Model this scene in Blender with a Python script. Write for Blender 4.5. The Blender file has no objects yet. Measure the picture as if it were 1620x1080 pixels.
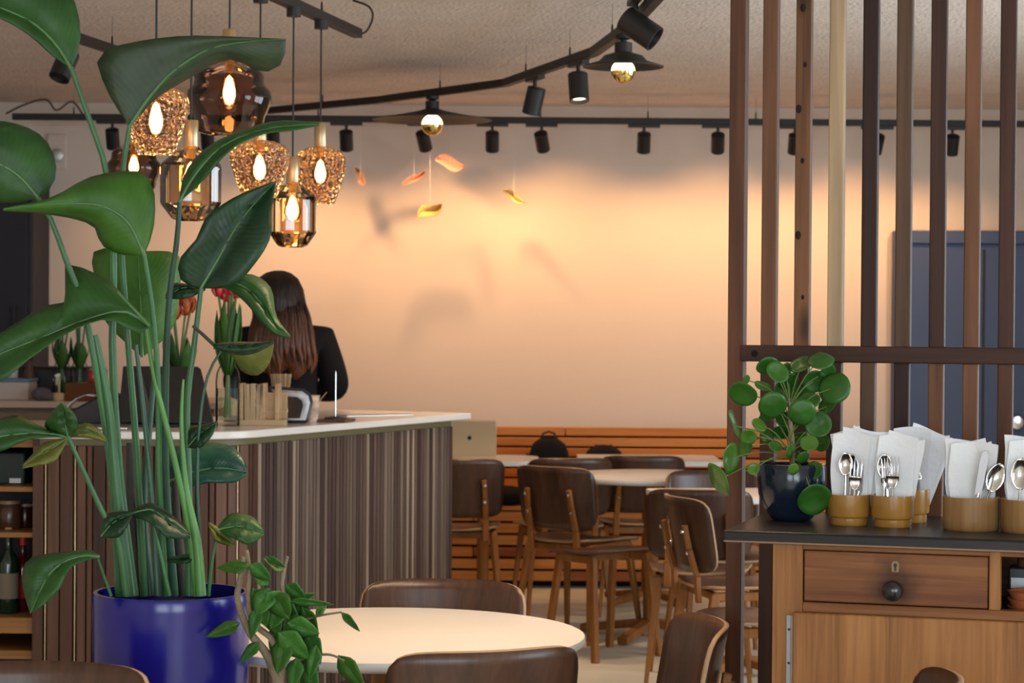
import bpy, bmesh, math, random
from math import sin, cos, pi, radians as R, sqrt, atan2
from mathutils import Vector, Matrix, Euler
random.seed(7)
S = bpy.context.scene
COL = S.collection

# ------------------------------------------------------------------ camera
F = 3630.0                                   # focal length in pixels of the 1620 px frame
cam_d = bpy.data.cameras.new('camera'); cam = bpy.data.objects.new('camera', cam_d); COL.objects.link(cam)
cam_d.sensor_width = 36; cam_d.lens = 36 * F / 1620; cam_d.clip_end = 60
PITCH = math.atan(40 / F); ROLL = R(0.42)
CM = Matrix.Translation((0, 0, 1.46)) @ Euler((pi / 2 - PITCH, 0, 0)).to_matrix().to_4x4() @ Matrix.Rotation(ROLL, 4, 'Z')
cam.matrix_world = CM
cam_d.dof.use_dof = True; cam_d.dof.focus_distance = 5.3; cam_d.dof.aperture_fstop = 9.0
S.camera = cam
EYE = CM.translation.copy()

def ray(px, py):
    return CM.to_3x3() @ Vector(((px - 810) / F, -(py - 540) / F, -1))
def pix(px, py, Y):
    r = ray(px, py); return EYE + r * (Y / r.y)
def pixz(px, py, z):
    r = ray(px, py); return EYE + r * ((z - EYE.z) / r.z)

# ------------------------------------------------------------------ world, daylight, exposure
w = bpy.data.worlds.new('world'); S.world = w; w.use_nodes = True
w.node_tree.nodes['Background'].inputs[0].default_value = (0.62, 0.76, 1.0, 1)
w.node_tree.nodes['Background'].inputs[1].default_value = 0.25
S.view_settings.view_transform = 'Standard'; S.view_settings.look = 'None'
S.view_settings.exposure = 0.0; S.view_settings.gamma = 1.0; S.view_settings.use_curve_mapping = False
S.cycles.use_denoising = True
S.cycles.max_bounces = 8; S.cycles.transparent_max_bounces = 16; S.cycles.caustics_reflective = False; S.cycles.caustics_refractive = False
S.cycles.sample_clamp_indirect = 6.0

RX0, RX1, RY0, RY1, RZ = -3.7, 3.9, -2.6, 12.8, 2.63
def area(name, loc, rot, sx, sy, power, col):
    l = bpy.data.lights.new(name, 'AREA'); l.shape = 'RECTANGLE'; l.size = sx; l.size_y = sy; l.energy = power; l.color = col
    o = bpy.data.objects.new(name, l); COL.objects.link(o); o.location = loc; o.rotation_euler = rot; return o
DAY = (0.78, 0.89, 1.0)
area('window_daylight', (RX1 + .14, 3.6, 1.55), (0, R(90), 0), 1.6, 2.6, 95, DAY)
area('window_daylight', (RX1 + .14, 7.6, 1.55), (0, R(90), 0), 1.6, 2.6, 105, DAY)
area('window_daylight', (-1.2, RY0 - .14, 1.5), (R(90), 0, 0), 2.2, 1.9, 115, DAY)
area('window_daylight', (1.8, RY0 - .14, 1.5), (R(90), 0, 0), 2.2, 1.9, 135, DAY)

SPOT_WALL = 19.5; SPOT_DOWN = 62; WARM = (1.0, 0.53, 0.22)

# ------------------------------------------------------------------ material helpers
def nmat(name):
    m = bpy.data.materials.new(name); m.use_nodes = True
    nt = m.node_tree; b = nt.nodes['Principled BSDF']; return m, nt, b
def rgba(c): return (c[0], c[1], c[2], 1)
def plain(name, col, rough=.5, metal=0, bump=0, bscale=60, var=0, coat=0, emis=0, ecol=None):
    m, nt, b = nmat(name)
    b.inputs['Base Color'].default_value = rgba(col); b.inputs['Roughness'].default_value = rough; b.inputs['Metallic'].default_value = metal
    b.inputs['Coat Weight'].default_value = coat
    if rough > .6: b.inputs['Specular IOR Level'].default_value = .2
    if emis:
        b.inputs['Emission Color'].default_value = rgba(ecol or col); b.inputs['Emission Strength'].default_value = emis
    if bump or var:
        tc = nt.nodes.new('ShaderNodeTexCoord'); n = nt.nodes.new('ShaderNodeTexNoise'); n.inputs['Scale'].default_value = bscale; n.inputs['Detail'].default_value = 5
        nt.links.new(tc.outputs['Object'], n.inputs['Vector'])
        if bump:
            bp = nt.nodes.new('ShaderNodeBump'); bp.inputs['Strength'].default_value = bump; bp.inputs['Distance'].default_value = .01
            nt.links.new(n.outputs['Fac'], bp.inputs['Height']); nt.links.new(bp.outputs[0], b.inputs['Normal'])
        if var:
            n2 = nt.nodes.new('ShaderNodeTexNoise'); n2.inputs['Scale'].default_value = bscale * .12; n2.inputs['Detail'].default_value = 3
            nt.links.new(tc.outputs['Object'], n2.inputs['Vector'])
            rp = nt.nodes.new('ShaderNodeValToRGB')
            rp.color_ramp.elements[0].position = .3; rp.color_ramp.elements[1].position = .7
            rp.color_ramp.elements[0].color = rgba([x * (1 - var) for x in col]); rp.color_ramp.elements[1].color = rgba([min(1, x * (1 + var)) for x in col])
            nt.links.new(n2.outputs['Fac'], rp.inputs[0]); nt.links.new(rp.outputs[0], b.inputs['Base Color'])
    return m
def wood(name, dark, mid, light, axis='Z', scale=1.0, rough=.45, knots=False, contrast=1.0, coat=0):
    m, nt, b = nmat(name); b.inputs['Specular IOR Level'].default_value = .5 if rough < .36 else .25; N = nt.nodes.new; L = nt.links.new
    tc = N('ShaderNodeTexCoord'); oi = N('ShaderNodeObjectInfo')
    off = N('ShaderNodeVectorMath'); off.operation = 'ADD'
    sc = N('ShaderNodeVectorMath'); sc.operation = 'SCALE'; sc.inputs['Scale'].default_value = 37.0
    cmb = N('ShaderNodeCombineXYZ')
    for k in range(3): L(oi.outputs['Random'], cmb.inputs[k])
    L(cmb.outputs[0], sc.inputs[0]); L(tc.outputs['Object'], off.inputs[0]); L(sc.outputs[0], off.inputs[1])
    mp = N('ShaderNodeMapping'); g = {'X': 0, 'Y': 1, 'Z': 2}[axis]
    s = [42 * scale] * 3; s[g] = 1.6 * scale; mp.inputs['Scale'].default_value = s
    L(off.outputs[0], mp.inputs[0])
    n1 = N('ShaderNodeTexNoise'); n1.inputs['Scale'].default_value = 1; n1.inputs['Detail'].default_value = 6; n1.inputs['Roughness'].default_value = .62; n1.inputs['Distortion'].default_value = .6
    L(mp.outputs[0], n1.inputs['Vector'])
    mp2 = N('ShaderNodeMapping'); s2 = [9 * scale] * 3; s2[g] = .9 * scale; mp2.inputs['Scale'].default_value = s2; L(off.outputs[0], mp2.inputs[0])
    n2 = N('ShaderNodeTexNoise'); n2.inputs['Scale'].default_value = 1; n2.inputs['Detail'].default_value = 3; L(mp2.outputs[0], n2.inputs['Vector'])
    mx = N('ShaderNodeMath'); mx.operation = 'ADD'
    h = N('ShaderNodeMath'); h.operation = 'MULTIPLY'; h.inputs[1].default_value = .5; L(n1.outputs['Fac'], h.inputs[0])
    h2 = N('ShaderNodeMath'); h2.operation = 'MULTIPLY'; h2.inputs[1].default_value = .5; L(n2.outputs['Fac'], h2.inputs[0])
    L(h.outputs[0], mx.inputs[0]); L(h2.outputs[0], mx.inputs[1])
    rp = N('ShaderNodeValToRGB'); cr = rp.color_ramp
    cr.elements[0].position = .5 - .16 / contrast; cr.elements[0].color = rgba(dark); cr.elements[1].position = .5 + .16 / contrast; cr.elements[1].color = rgba(light)
    e = cr.elements.new(.5); e.color = rgba(mid)
    L(mx.outputs[0], rp.inputs[0]); last = rp.outputs[0]
    if knots:
        mk = N('ShaderNodeMapping'); sk = [16.0] * 3; sk[g] = 5.0; mk.inputs['Scale'].default_value = sk; L(off.outputs[0], mk.inputs[0])
        v = N('ShaderNodeTexVoronoi'); v.inputs['Scale'].default_value = 1; L(mk.outputs[0], v.inputs['Vector'])
        kr = N('ShaderNodeValToRGB'); kr.color_ramp.elements[0].position = .1; kr.color_ramp.elements[1].position = .34
        L(v.outputs['Distance'], kr.inputs[0])
        mixk = N('ShaderNodeMix'); mixk.data_type = 'RGBA'; L(kr.outputs[0], mixk.inputs[0]); mixk.inputs[6].default_value = rgba([x * .3 for x in dark]); L(last, mixk.inputs[7]); last = mixk.outputs[2]
    L(last, b.inputs['Base Color']); b.inputs['Roughness'].default_value = rough; b.inputs['Coat Weight'].default_value = coat
    bp = N('ShaderNodeBump'); bp.inputs['Strength'].default_value = .12; bp.inputs['Distance'].default_value = .004; L(n1.outputs['Fac'], bp.inputs['Height']); L(bp.outputs[0], b.inputs['Normal'])
    return m
def thinglass(name, tint, refl=.35, rough=.03, bump=0, bscale=40):
    m = bpy.data.materials.new(name); m.use_nodes = True; nt = m.node_tree; nt.nodes.clear(); N = nt.nodes.new; L = nt.links.new
    o = N('ShaderNodeOutputMaterial'); t = N('ShaderNodeBsdfTransparent'); t.inputs[0].default_value = rgba(tint)
    g = N('ShaderNodeBsdfGlossy'); g.inputs['Roughness'].default_value = rough; g.inputs[0].default_value = (1, 1, 1, 1)
    lw = N('ShaderNodeLayerWeight'); lw.inputs['Blend'].default_value = refl
    mx = N('ShaderNodeMixShader'); L(lw.outputs['Fresnel'], mx.inputs[0]); L(t.outputs[0], mx.inputs[1]); L(g.outputs[0], mx.inputs[2]); L(mx.outputs[0], o.inputs[0])
    if bump:
        tc = N('ShaderNodeTexCoord'); v = N('ShaderNodeTexVoronoi'); v.inputs['Scale'].default_value = bscale; L(tc.outputs['Object'], v.inputs['Vector'])
        bp = N('ShaderNodeBump'); bp.inputs['Strength'].default_value = bump; bp.inputs['Distance'].default_value = .01; L(v.outputs['Distance'], bp.inputs['Height'])
        L(bp.outputs[0], g.inputs['Normal']); L(bp.outputs[0], lw.inputs['Normal'])
        rp = N('ShaderNodeValToRGB'); rp.color_ramp.elements[0].color = rgba([min(1, x * 1.25) for x in tint]); rp.color_ramp.elements[1].color = rgba([x * .6 for x in tint]); rp.color_ramp.elements[1].position = .75
        L(v.outputs['Distance'], rp.inputs[0]); L(rp.outputs[0], t.inputs[0])
    return m
def leafmat(name, c1, c2, rough=.5, veins=26, trans=.25):
    m, nt, b = nmat(name); N = nt.nodes.new; L = nt.links.new
    tc = N('ShaderNodeTexCoord'); sx = N('ShaderNodeSeparateXYZ'); L(tc.outputs['UV'], sx.inputs[0])
    # lateral veins slanting away from the midrib
    a1 = N('ShaderNodeMath'); a1.operation = 'SUBTRACT'; a1.inputs[1].default_value = .5; L(sx.outputs[0], a1.inputs[0])
    a2 = N('ShaderNodeMath'); a2.operation = 'ABSOLUTE'; L(a1.outputs[0], a2.inputs[0])
    a3 = N('ShaderNodeMath'); a3.operation = 'MULTIPLY_ADD'; a3.inputs[1].default_value = -.35; L(a2.outputs[0], a3.inputs[0]); L(sx.outputs[1], a3.inputs[2])
    a4 = N('ShaderNodeMath'); a4.operation = 'MULTIPLY'; a4.inputs[1].default_value = veins * 6.28; L(a3.outputs[0], a4.inputs[0])
    a5 = N('ShaderNodeMath'); a5.operation = 'SINE'; L(a4.outputs[0], a5.inputs[0])
    n = N('ShaderNodeTexNoise'); n.inputs['Scale'].default_value = 14; n.inputs['Detail'].default_value = 4; L(tc.outputs['Object'], n.inputs['Vector'])
    k = N('ShaderNodeMath'); k.operation = 'MULTIPLY_ADD'; k.inputs[1].default_value = .025; L(a5.outputs[0], k.inputs[0]); L(n.outputs['Fac'], k.inputs[2])
    rp = N('ShaderNodeValToRGB'); rp.color_ramp.elements[0].position = .32; rp.color_ramp.elements[1].position = .68
    rp.color_ramp.elements[0].color = rgba(c1); rp.color_ramp.elements[1].color = rgba(c2); L(k.outputs[0], rp.inputs[0])
    L(rp.outputs[0], b.inputs['Base Color']); b.inputs['Roughness'].default_value = rough
    bp = N('ShaderNodeBump'); bp.inputs['Strength'].default_value = .06; bp.inputs['Distance'].default_value = .003; L(a5.outputs[0], bp.inputs['Height']); L(bp.outputs[0], b.inputs['Normal'])
    tr = N('ShaderNodeBsdfTranslucent'); L(rp.outputs[0], tr.inputs[0]); mx = N('ShaderNodeMixShader'); mx.inputs[0].default_value = trans
    out = [x for x in nt.nodes if x.type == 'OUTPUT_MATERIAL'][0]
    L(b.outputs[0], mx.inputs[1]); L(tr.outputs[0], mx.inputs[2]); L(mx.outputs[0], out.inputs[0])
    return m
def emit(name, col, s):
    m = bpy.data.materials.new(name); m.use_nodes = True; nt = m.node_tree; nt.nodes.clear()
    o = nt.nodes.new('ShaderNodeOutputMaterial'); e = nt.nodes.new('ShaderNodeEmission'); e.inputs[0].default_value = rgba(col); e.inputs[1].default_value = s
    nt.links.new(e.outputs[0], o.inputs[0]); return m

M = {}
M['wall'] = plain('wall_paint', (.75, .64, .545), .9, bump=.05, bscale=60)
M['ceil'] = plain('ceiling_stucco', (.76, .68, .61), .95, bump=1.0, bscale=55, var=.05)
M['floor'] = plain('floor_vinyl', (.74, .68, .54), .4, bump=.03, bscale=8, var=.12)
M['black'] = plain('black_metal', (.010, .010, .011), .5)
M['blackmatte'] = plain('black_fabric', (.009, .008, .009), .9, bump=.3, bscale=200)
M['track'] = plain('track_aluminium', (.010, .009, .009), .55)
M['brass'] = plain('brass', (.78, .56, .26), .28, 1)
M['brassb'] = plain('brushed_brass', (.62, .47, .28), .38, 1, bump=.05, bscale=200)
M['steel'] = plain('polished_steel', (.66, .65, .64), .14, 1)
M['zinc'] = plain('zinc', (.55, .55, .54), .4, 1)
M['white'] = plain('white_laminate', (.80, .76, .70), .35, bump=.01)
M['top'] = plain('counter_stone', (.78, .74, .68), .22, bump=.01, bscale=30, var=.03)
M['chair'] = wood('walnut_ply', (.035, .015, .008), (.065, .028, .015), (.10, .046, .025), 'Z', 1.2, .34)
M['chairx'] = wood('walnut_ply_seat', (.055, .026, .016), (.10, .048, .03), (.15, .08, .05), 'Y', 1.2, .3)
M['plyedge'] = plain('ply_edge', (.42, .26, .14), .5)
M['oak'] = wood('oak_leg', (.20, .075, .018), (.28, .11, .027), (.36, .15, .04), 'Z', 1.0, .45)
M['cabinet'] = wood('cabinet_oak', (.19, .075, .022), (.32, .135, .042), (.42, .19, .062), 'Z', 1.6, .5, contrast=1.1)
M['cabinetx'] = wood('cabinet_oak_cross', (.14, .05, .016), (.235, .09, .028), (.31, .13, .043), 'X', 1.8, .5, contrast=1.1)
M['cabtop'] = wood('stained_top', (.008, .007, .007), (.016, .013, .012), (.03, .022, .017), 'X', 1.0, .38)
M['bluepot'] = plain('cobalt_glaze', (.008, .007, .18), .2, bump=.02, bscale=8)
M['navypot'] = plain('navy_glaze', (.008, .014, .028), .16, var=.5, bscale=40, bump=.05)
M['soil'] = plain('soil', (.02, .013, .008), .95, bump=1, bscale=80)
M['mustard'] = plain('mustard_glaze', (.36, .17, .032), .22, var=.12, bscale=120, coat=.3)
M['bamboo'] = wood('bamboo_cup', (.17, .08, .025), (.27, .14, .05), (.36, .20, .08), 'Z', 1.5, .4)
M['paper'] = plain('napkin_paper', (.82, .83, .84), .9, bump=.15, bscale=90)
M['terra'] = plain('terracotta', (.55, .17, .06), .8, bump=.1)
M['navydoor'] = plain('navy_door', (.040, .066, .155), .45)
M['darknavy'] = plain('dark_navy', (.012, .013, .020), .6)
M['glass'] = thinglass('clear_glass', (.94, .96, .94), .12)
M['smoke'] = thinglass('smoke_glass', (.50, .33, .25), .32, .04)
M['amber'] = thinglass('amber_glass', (.72, .52, .33), .42, .03)
M['pebble'] = thinglass('pebbled_glass', (.70, .46, .34), .42, .08, bump=1.0, bscale=72)
M['bulbglass'] = thinglass('bulb_glass', (1, .86, .6), .15)
M['flame'] = emit('filament_glow', (1.0, .62, .22), 55)
M['opal'] = emit('opal_bulb_glow', (1.0, .85, .5), 2.6)
M['goldmirror'] = plain('gold_mirror', (.9, .66, .22), .08, 1)
M['lens'] = emit('spot_lens', (1.0, .8, .48), 5)
M['leafA'] = leafmat('leaf_green', (.016, .070, .010), (.034, .125, .018))
M['leafB'] = leafmat('leaf_bright', (.035, .125, .010), (.065, .195, .018), trans=.3)
M['leafC'] = leafmat('leaf_dark', (.006, .03, .010), (.014, .062, .018), .45)
M['leafU'] = leafmat('leaf_underside', (.025, .045, .018), (.045, .075, .03), .5)
M['leafY'] = leafmat('leaf_yellowing', (.12, .16, .02), (.26, .24, .05), trans=.35)
M['leafT'] = leafmat('leaf_teal', (.008, .05, .035), (.02, .10, .06), .35)
M['rib'] = plain('midrib_green', (.06, .16, .04), .45)
M['stalk'] = plain('stalk_green', (.04, .135, .045), .4, var=.3, bscale=60)
M['stalkd'] = plain('stalk_dark', (.02, .07, .035), .4, var=.3, bscale=60)
M['stalkb'] = plain('stalk_bright', (.075, .22, .045), .42, var=.25, bscale=50)
M['sheath'] = plain('sheath_grey', (.06, .055, .05), .7, var=.3, bscale=60)
M['pilea'] = leafmat('pilea_leaf', (.026, .11, .012), (.05, .18, .02), .36, veins=2)
M['pileay'] = leafmat('pilea_leaf_young', (.06, .17, .015), (.11, .25, .03), .3, veins=2)
M['petiole'] = plain('petiole', (.12, .18, .04), .5)
M['bark'] = plain('bark', (.24, .19, .12), .85, bump=.8, bscale=90, var=.4)
M['ficus'] = leafmat('ficus_leaf', (.03, .13, .018), (.08, .27, .04), .45, veins=10)
M['reed_wood'] = None

# ------------------------------------------------------------------ mesh builder
class MB:
    def __init__(s): s.v = []; s.f = []; s.uv = {}
    def add(s, vs, fs):
        o = len(s.v); s.v += [Vector(x) for x in vs]; s.f += [[o + i for i in q] for q in fs]; return s
    def box(s, x0, x1, y0, y1, z0, z1):
        return s.add([(x0, y0, z0), (x1, y0, z0), (x1, y1, z0), (x0, y1, z0), (x0, y0, z1), (x1, y0, z1), (x1, y1, z1), (x0, y1, z1)],
                     [(0, 3, 2, 1), (4, 5, 6, 7), (0, 1, 5, 4), (1, 2, 6, 5), (2, 3, 7, 6), (3, 0, 4, 7)])
    def prism(s, poly, z0, z1):
        n = len(poly)
        ar = sum(poly[i][0] * poly[(i + 1) % n][1] - poly[(i + 1) % n][0] * poly[i][1] for i in range(n))
        if ar < 0: poly = poly[::-1]
        return s.add([(p[0], p[1], z0) for p in poly] + [(p[0], p[1], z1) for p in poly],
                     [list(range(n))[::-1], list(range(n, 2 * n))] + [(i, (i + 1) % n, n + (i + 1) % n, n + i) for i in range(n)])
    def lathe(s, prof, n=24, c=(0, 0, 0), phase=0):
        vs = []; fs = []; c = Vector(c); k = len(prof)
        for (r, z) in prof:
            for i in range(n):
                a = 2 * pi * i / n + phase; vs.append(c + Vector((r * cos(a), r * sin(a), z)))
        for j in range(k - 1):
            for i in range(n):
                a, b2 = j * n + i, j * n + (i + 1) % n; fs.append((a, b2, b2 + n, a + n))
        if prof[0][0] > 1e-5: fs.append(list(range(n))[::-1])
        if prof[-1][0] > 1e-5: fs.append([(k - 1) * n + i for i in range(n)])
        return s.add(vs, fs)
    def openlathe(s, prof, n=24, c=(0, 0, 0)):
        vs = []; fs = []; c = Vector(c); k = len(prof)
        for (r, z) in prof:
            for i in range(n):
                a = 2 * pi * i / n; vs.append(c + Vector((r * cos(a), r * sin(a), z)))
        for j in range(k - 1):
            for i in range(n):
                a, b2 = j * n + i, j * n + (i + 1) % n; fs.append((a, b2, b2 + n, a + n))
        return s.add(vs, fs)
    def tube(s, pts, rad, n=8, flat=1.0):
        pts = [Vector(p) for p in pts]; m = len(pts)
        if not hasattr(rad, '__len__'): rad = [rad] * m
        vs = []; fs = []; up = None
        for i, p in enumerate(pts):
            t = (pts[min(i + 1, m - 1)] - pts[max(i - 1, 0)]); t = t.normalized() if t.length > 1e-9 else Vector((0, 0, 1))
            if up is None:
                up = Vector((0, 0, 1)) if abs(t.z) < .9 else Vector((1, 0, 0))
                up = (up - t * up.dot(t)).normalized()
            else:
                up = up - t * up.dot(t); up = up.normalized() if up.length > 1e-6 else t.orthogonal().normalized()
            sd = t.cross(up)
            for k in range(n):
                a = 2 * pi * k / n; vs.append(p + up * (rad[i] * cos(a)) + sd * (rad[i] * flat * sin(a)))
        for i in range(m - 1):
            for k in range(n):
                a, b2 = i * n + k, i * n + (k + 1) % n; fs.append((a, b2, b2 + n, a + n))
        fs.append(list(range(n))[::-1]); fs.append([(m - 1) * n + k for k in range(n)])
        return s.add(vs, fs)
    def bar(s, a, b, w, h=None, up=(0, 0, 1)):
        a = Vector(a); b = Vector(b); h = h or w; t = (b - a).normalized(); up = Vector(up)
        if abs(t.dot(up)) > .98: up = Vector((0, 1, 0))
        sd = t.cross(up).normalized(); u = sd.cross(t).normalized()
        vs = [q + sd * (x * w / 2) + u * (y * h / 2) for q in (a, b) for x, y in ((-1, -1), (1, -1), (1, 1), (-1, 1))]
        return s.add(vs, [(0, 1, 2, 3)[::-1], (4, 5, 6, 7), (0, 1, 5, 4), (1, 2, 6, 5), (2, 3, 7, 6), (3, 0, 4, 7)])
    def sphere(s, c, r, n=16, m=10, sc=(1, 1, 1)):
        prof = [(r * sin(pi * j / m), -r * cos(pi * j / m)) for j in range(m + 1)]; o = len(s.v)
        s.lathe(prof, n, (0, 0, 0))
        for i in range(o, len(s.v)): v = s.v[i]; s.v[i] = Vector((v.x * sc[0], v.y * sc[1], v.z * sc[2])) + Vector(c)
        return s
    def xf(s, mat):
        s.v = [mat @ v for v in s.v]; return s
    def mesh(s, name):
        me = bpy.data.meshes.new(name); me.from_pydata([tuple(v) for v in s.v], [], s.f); me.validate(); return me
    def build(s, name, mat, parent=None, world=False, smooth=40, bev=0, bseg=2, fix=True, solid=0):
        if parent is not None and world:
            p = parent; mw = Matrix.Identity(4)
            while p is not None: mw = p.matrix_basis @ mw; p = p.parent
            s.xf(mw.inverted())
        me = s.mesh(name)
        if fix:
            bm = bmesh.new(); bm.from_mesh(me); bmesh.ops.remove_doubles(bm, verts=bm.verts, dist=1e-6); bmesh.ops.recalc_face_normals(bm, faces=bm.faces); bm.to_mesh(me); bm.free()
        if smooth:
            me.shade_smooth(); me.set_sharp_from_angle(angle=R(smooth))
        o = bpy.data.objects.new(name, me); COL.objects.link(o); o.parent = parent
        if mat is not None: me.materials.append(M[mat] if isinstance(mat, str) else mat)
        if solid:
            md = o.modifiers.new('thickness', 'SOLIDIFY'); md.thickness = solid; md.offset = 0
        if bev:
            md = o.modifiers.new('bevel', 'BEVEL'); md.width = bev; md.segments = bseg; md.limit_method = 'ANGLE'; md.angle_limit = R(40)
        return o

def tag(o, label, cat, group=None):
    o['label'] = label; o['category'] = cat
    if group: o['group'] = group
    return o
def thing(name, label, cat, loc=(0, 0, 0), rz=0, group=None):
    o = bpy.data.objects.new(name, None); COL.objects.link(o); o.empty_display_size = .1
    o.location = loc; o.rotation_euler = (0, 0, rz); return tag(o, label, cat, group)
def struct(o): o['kind'] = 'structure'; return o
def inst(src, parent, loc, rot=(0, 0, 0), scale=None):
    o = src.copy(); COL.objects.link(o); o.parent = parent; o.location = loc; o.rotation_euler = rot
    if scale: o.scale = scale
    return o
def dup(root, loc, rz, label, group=None):
    r = root.copy(); COL.objects.link(r); r.location = loc; r.rotation_euler = (0, 0, rz); r['label'] = label
    if group: r['group'] = group
    for ch in root.children:
        c = ch.copy(); COL.objects.link(c); c.parent = r
        for g in ch.children:
            d = g.copy(); COL.objects.link(d); d.parent = c
    return r
def catmull(pts, n):
    P = [Vector(p) for p in pts]; m = len(P)
    out = []
    dense = []
    for i in range(m - 1):
        p0, p1, p2, p3 = P[max(i - 1, 0)], P[i], P[i + 1], P[min(i + 2, m - 1)]
        for k in range(12):
            t = k / 12
            dense.append(.5 * ((2 * p1) + (p2 - p0) * t + (2 * p0 - 5 * p1 + 4 * p2 - p3) * t * t + (3 * p1 - p0 - 3 * p2 + p3) * t ** 3))
    dense.append(P[-1].copy())
    L = [0]
    for a, b in zip(dense, dense[1:]): L.append(L[-1] + (b - a).length)
    j = 0
    for i in range(n):
        t = L[-1] * i / (n - 1)
        while j < len(L) - 2 and L[j + 1] < t: j += 1
        d = L[j + 1] - L[j]; u = (t - L[j]) / d if d > 1e-9 else 0
        out.append(dense[j].lerp(dense[j + 1], min(1, max(0, u))))
    return out

# ------------------------------------------------------------------ room shell
struct(MB().box(RX0 - .2, RX1 + .2, RY0 - .2, RY1 + .2, -.1, 0).build('floor', 'floor'))
struct(MB().box(RX0 - .2, RX1 + .2, RY0 - .2, RY1 + .2, RZ, RZ + .1).build('ceiling', 'ceil'))
struct(MB().box(RX0 - .2, RX1 + .2, RY1, RY1 + .2, 0, RZ).build('wall_back', 'wall'))
struct(MB().box(RX0 - .2, RX0, RY0 - .2, RY1, 0, RZ).build('wall_left', 'wall'))
def wall_with_windows(name, along, c0, c1, fixed0, fixed1, wins):
    m = MB()
    def b(a0, a1, z0, z1):
        if along == 'Y': m.box(fixed0, fixed1, a0, a1, z0, z1)
        else: m.box(a0, a1, fixed0, fixed1, z0, z1)
    cur = c0
    for (a0, a1, z0, z1) in wins:
        b(cur, a0, 0, RZ); b(a0, a1, 0, z0); b(a0, a1, z1, RZ); cur = a1
    b(cur, c1, 0, RZ)
    return struct(m.build(name, 'wall'))
rw = [(2.2, 5.0, .7, 2.4), (6.2, 9.0, .7, 2.4)]
wall_with_windows('wall_right', 'Y', RY0 - .2, RY1, RX1, RX1 + .2, rw)
fw = [(-2.4, 0, .5, 2.45), (.6, 3.0, .5, 2.45)]
wall_with_windows('wall_front', 'X', RX0, RX1, RY0 - .2, RY0, fw)
wn = 0
for along, lst in (('Y', rw), ('X', fw)):
    for (a0, a1, z0, z1) in lst:
        wn += 1; m = MB(); t = .05
        for (p0, p1, q0, q1) in ((a0, a0 + t, z0, z1), (a1 - t, a1, z0, z1), (a0, a1, z0, z0 + t), (a0, a1, z1 - t, z1), ((a0 + a1) / 2 - .02, (a0 + a1) / 2 + .02, z0, z1)):
            if along == 'Y': m.box(RX1 + .03, RX1 + .09, p0, p1, q0, q1)
            else: m.box(p0, p1, RY0 - .09, RY0 - .03, q0, q1)
        struct(m.build('window_%d' % wn, 'darknavy'))

# navy door in the rear wall, behind the screen
dl = pix(1411, 380, RY1); dtz = pix(1500, 366, RY1).z
door = struct(MB().box(dl.x + .06, dl.x + .95, RY1 - .045, RY1, 0, dtz - .07).build('door_1', 'navydoor', bev=.004))
MB().box(dl.x, dl.x + .06, RY1 - .07, RY1, 0, dtz).box(dl.x + .95, dl.x + 1.01, RY1 - .07, RY1, 0, dtz).box(dl.x + .06, dl.x + .95, RY1 - .07, RY1, dtz - .07, dtz).build('door_frame', 'navydoor', door, bev=.004)
kp = pix(1607, 668, RY1 - .09)
MB().lathe([(0, -.045), (.02, -.045), (.02, -.01), (.03, 0), (.042, .012), (.044, .028), (.035, .042), (0, .046)], 20).xf(Matrix.Translation(kp) @ Matrix.Rotation(R(90), 4, 'X')).build('door_knob', 'steel', door)
# second leaf of the door
MB().box(dl.x + .50, dl.x + .512, RY1 - .052, RY1 - .045, .05, dtz - .1).build('door_seam', 'darknavy', door)

# ------------------------------------------------------------------ slatted bench along the rear wall
BW = [wood('cedar_a', (.40, .13, .026), (.56, .20, .042), (.66, .27, .062), 'X', 1, .5), wood('cedar_b', (.44, .16, .04), (.60, .24, .065), (.70, .31, .095), 'X', 1, .5),
      wood('cedar_c', (.2, .055, .016), (.31, .09, .025), (.4, .125, .034), 'X', 1, .5), wood('cedar_d', (.44, .155, .034), (.60, .235, .055), (.7, .31, .08), 'X', 1, .5)]
bench = thing('slatted_bench', 'long cedar bench of horizontal slats against the rear wall', 'bench', (.45, 12.5, 0))
bx0, bx1 = -1.7, 1.55
MB().box(bx0, bx1, .19, .24, .02, .84).box(bx0, bx1, -.14, .19, .02, .40).build('carcass', 'blackmatte', bench)
protos = {}
def bench_piece(x0, x1, kind, y, z, k):
    key = (round(x1 - x0, 2), kind, k)
    if key not in protos:
        l = x1 - x0 - .004
        if kind == 'back': mb = MB().box(0, l, -.011, .011, -.0235, .0235)
        elif kind == 'seat': mb = MB().box(0, l, -.028, .028, -.011, .011)
        else: mb = MB().box(0, l, -.011, .011, -.026, .026)
        protos[key] = mb.build('slat', BW[k], bench, bev=.0025, bseg=1); protos[key].location = (x0, y, z)
    else: inst(protos[key], bench, (x0, y, z))
cuts = [-1.7, -1.1, -.4, .15, .55, 1.05, 1.55]
def row(kind, y, z):
    cs = sorted(random.sample([-1.15, -.65, -.15, .35, .85], 2)); xs = [bx0] + cs + [bx1]
    for a, b in zip(xs, xs[1:]): bench_piece(a, b, kind, y, z, random.choice([0, 0, 1, 2, 3, 3]))
for i in range(7): row('back', .175 - .0, .826 - i * .0575)
for i in range(6): row('seat', .12 - i * .062, .432)
for i in range(6): row('front', -.165, .385 - i * .064)

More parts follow.
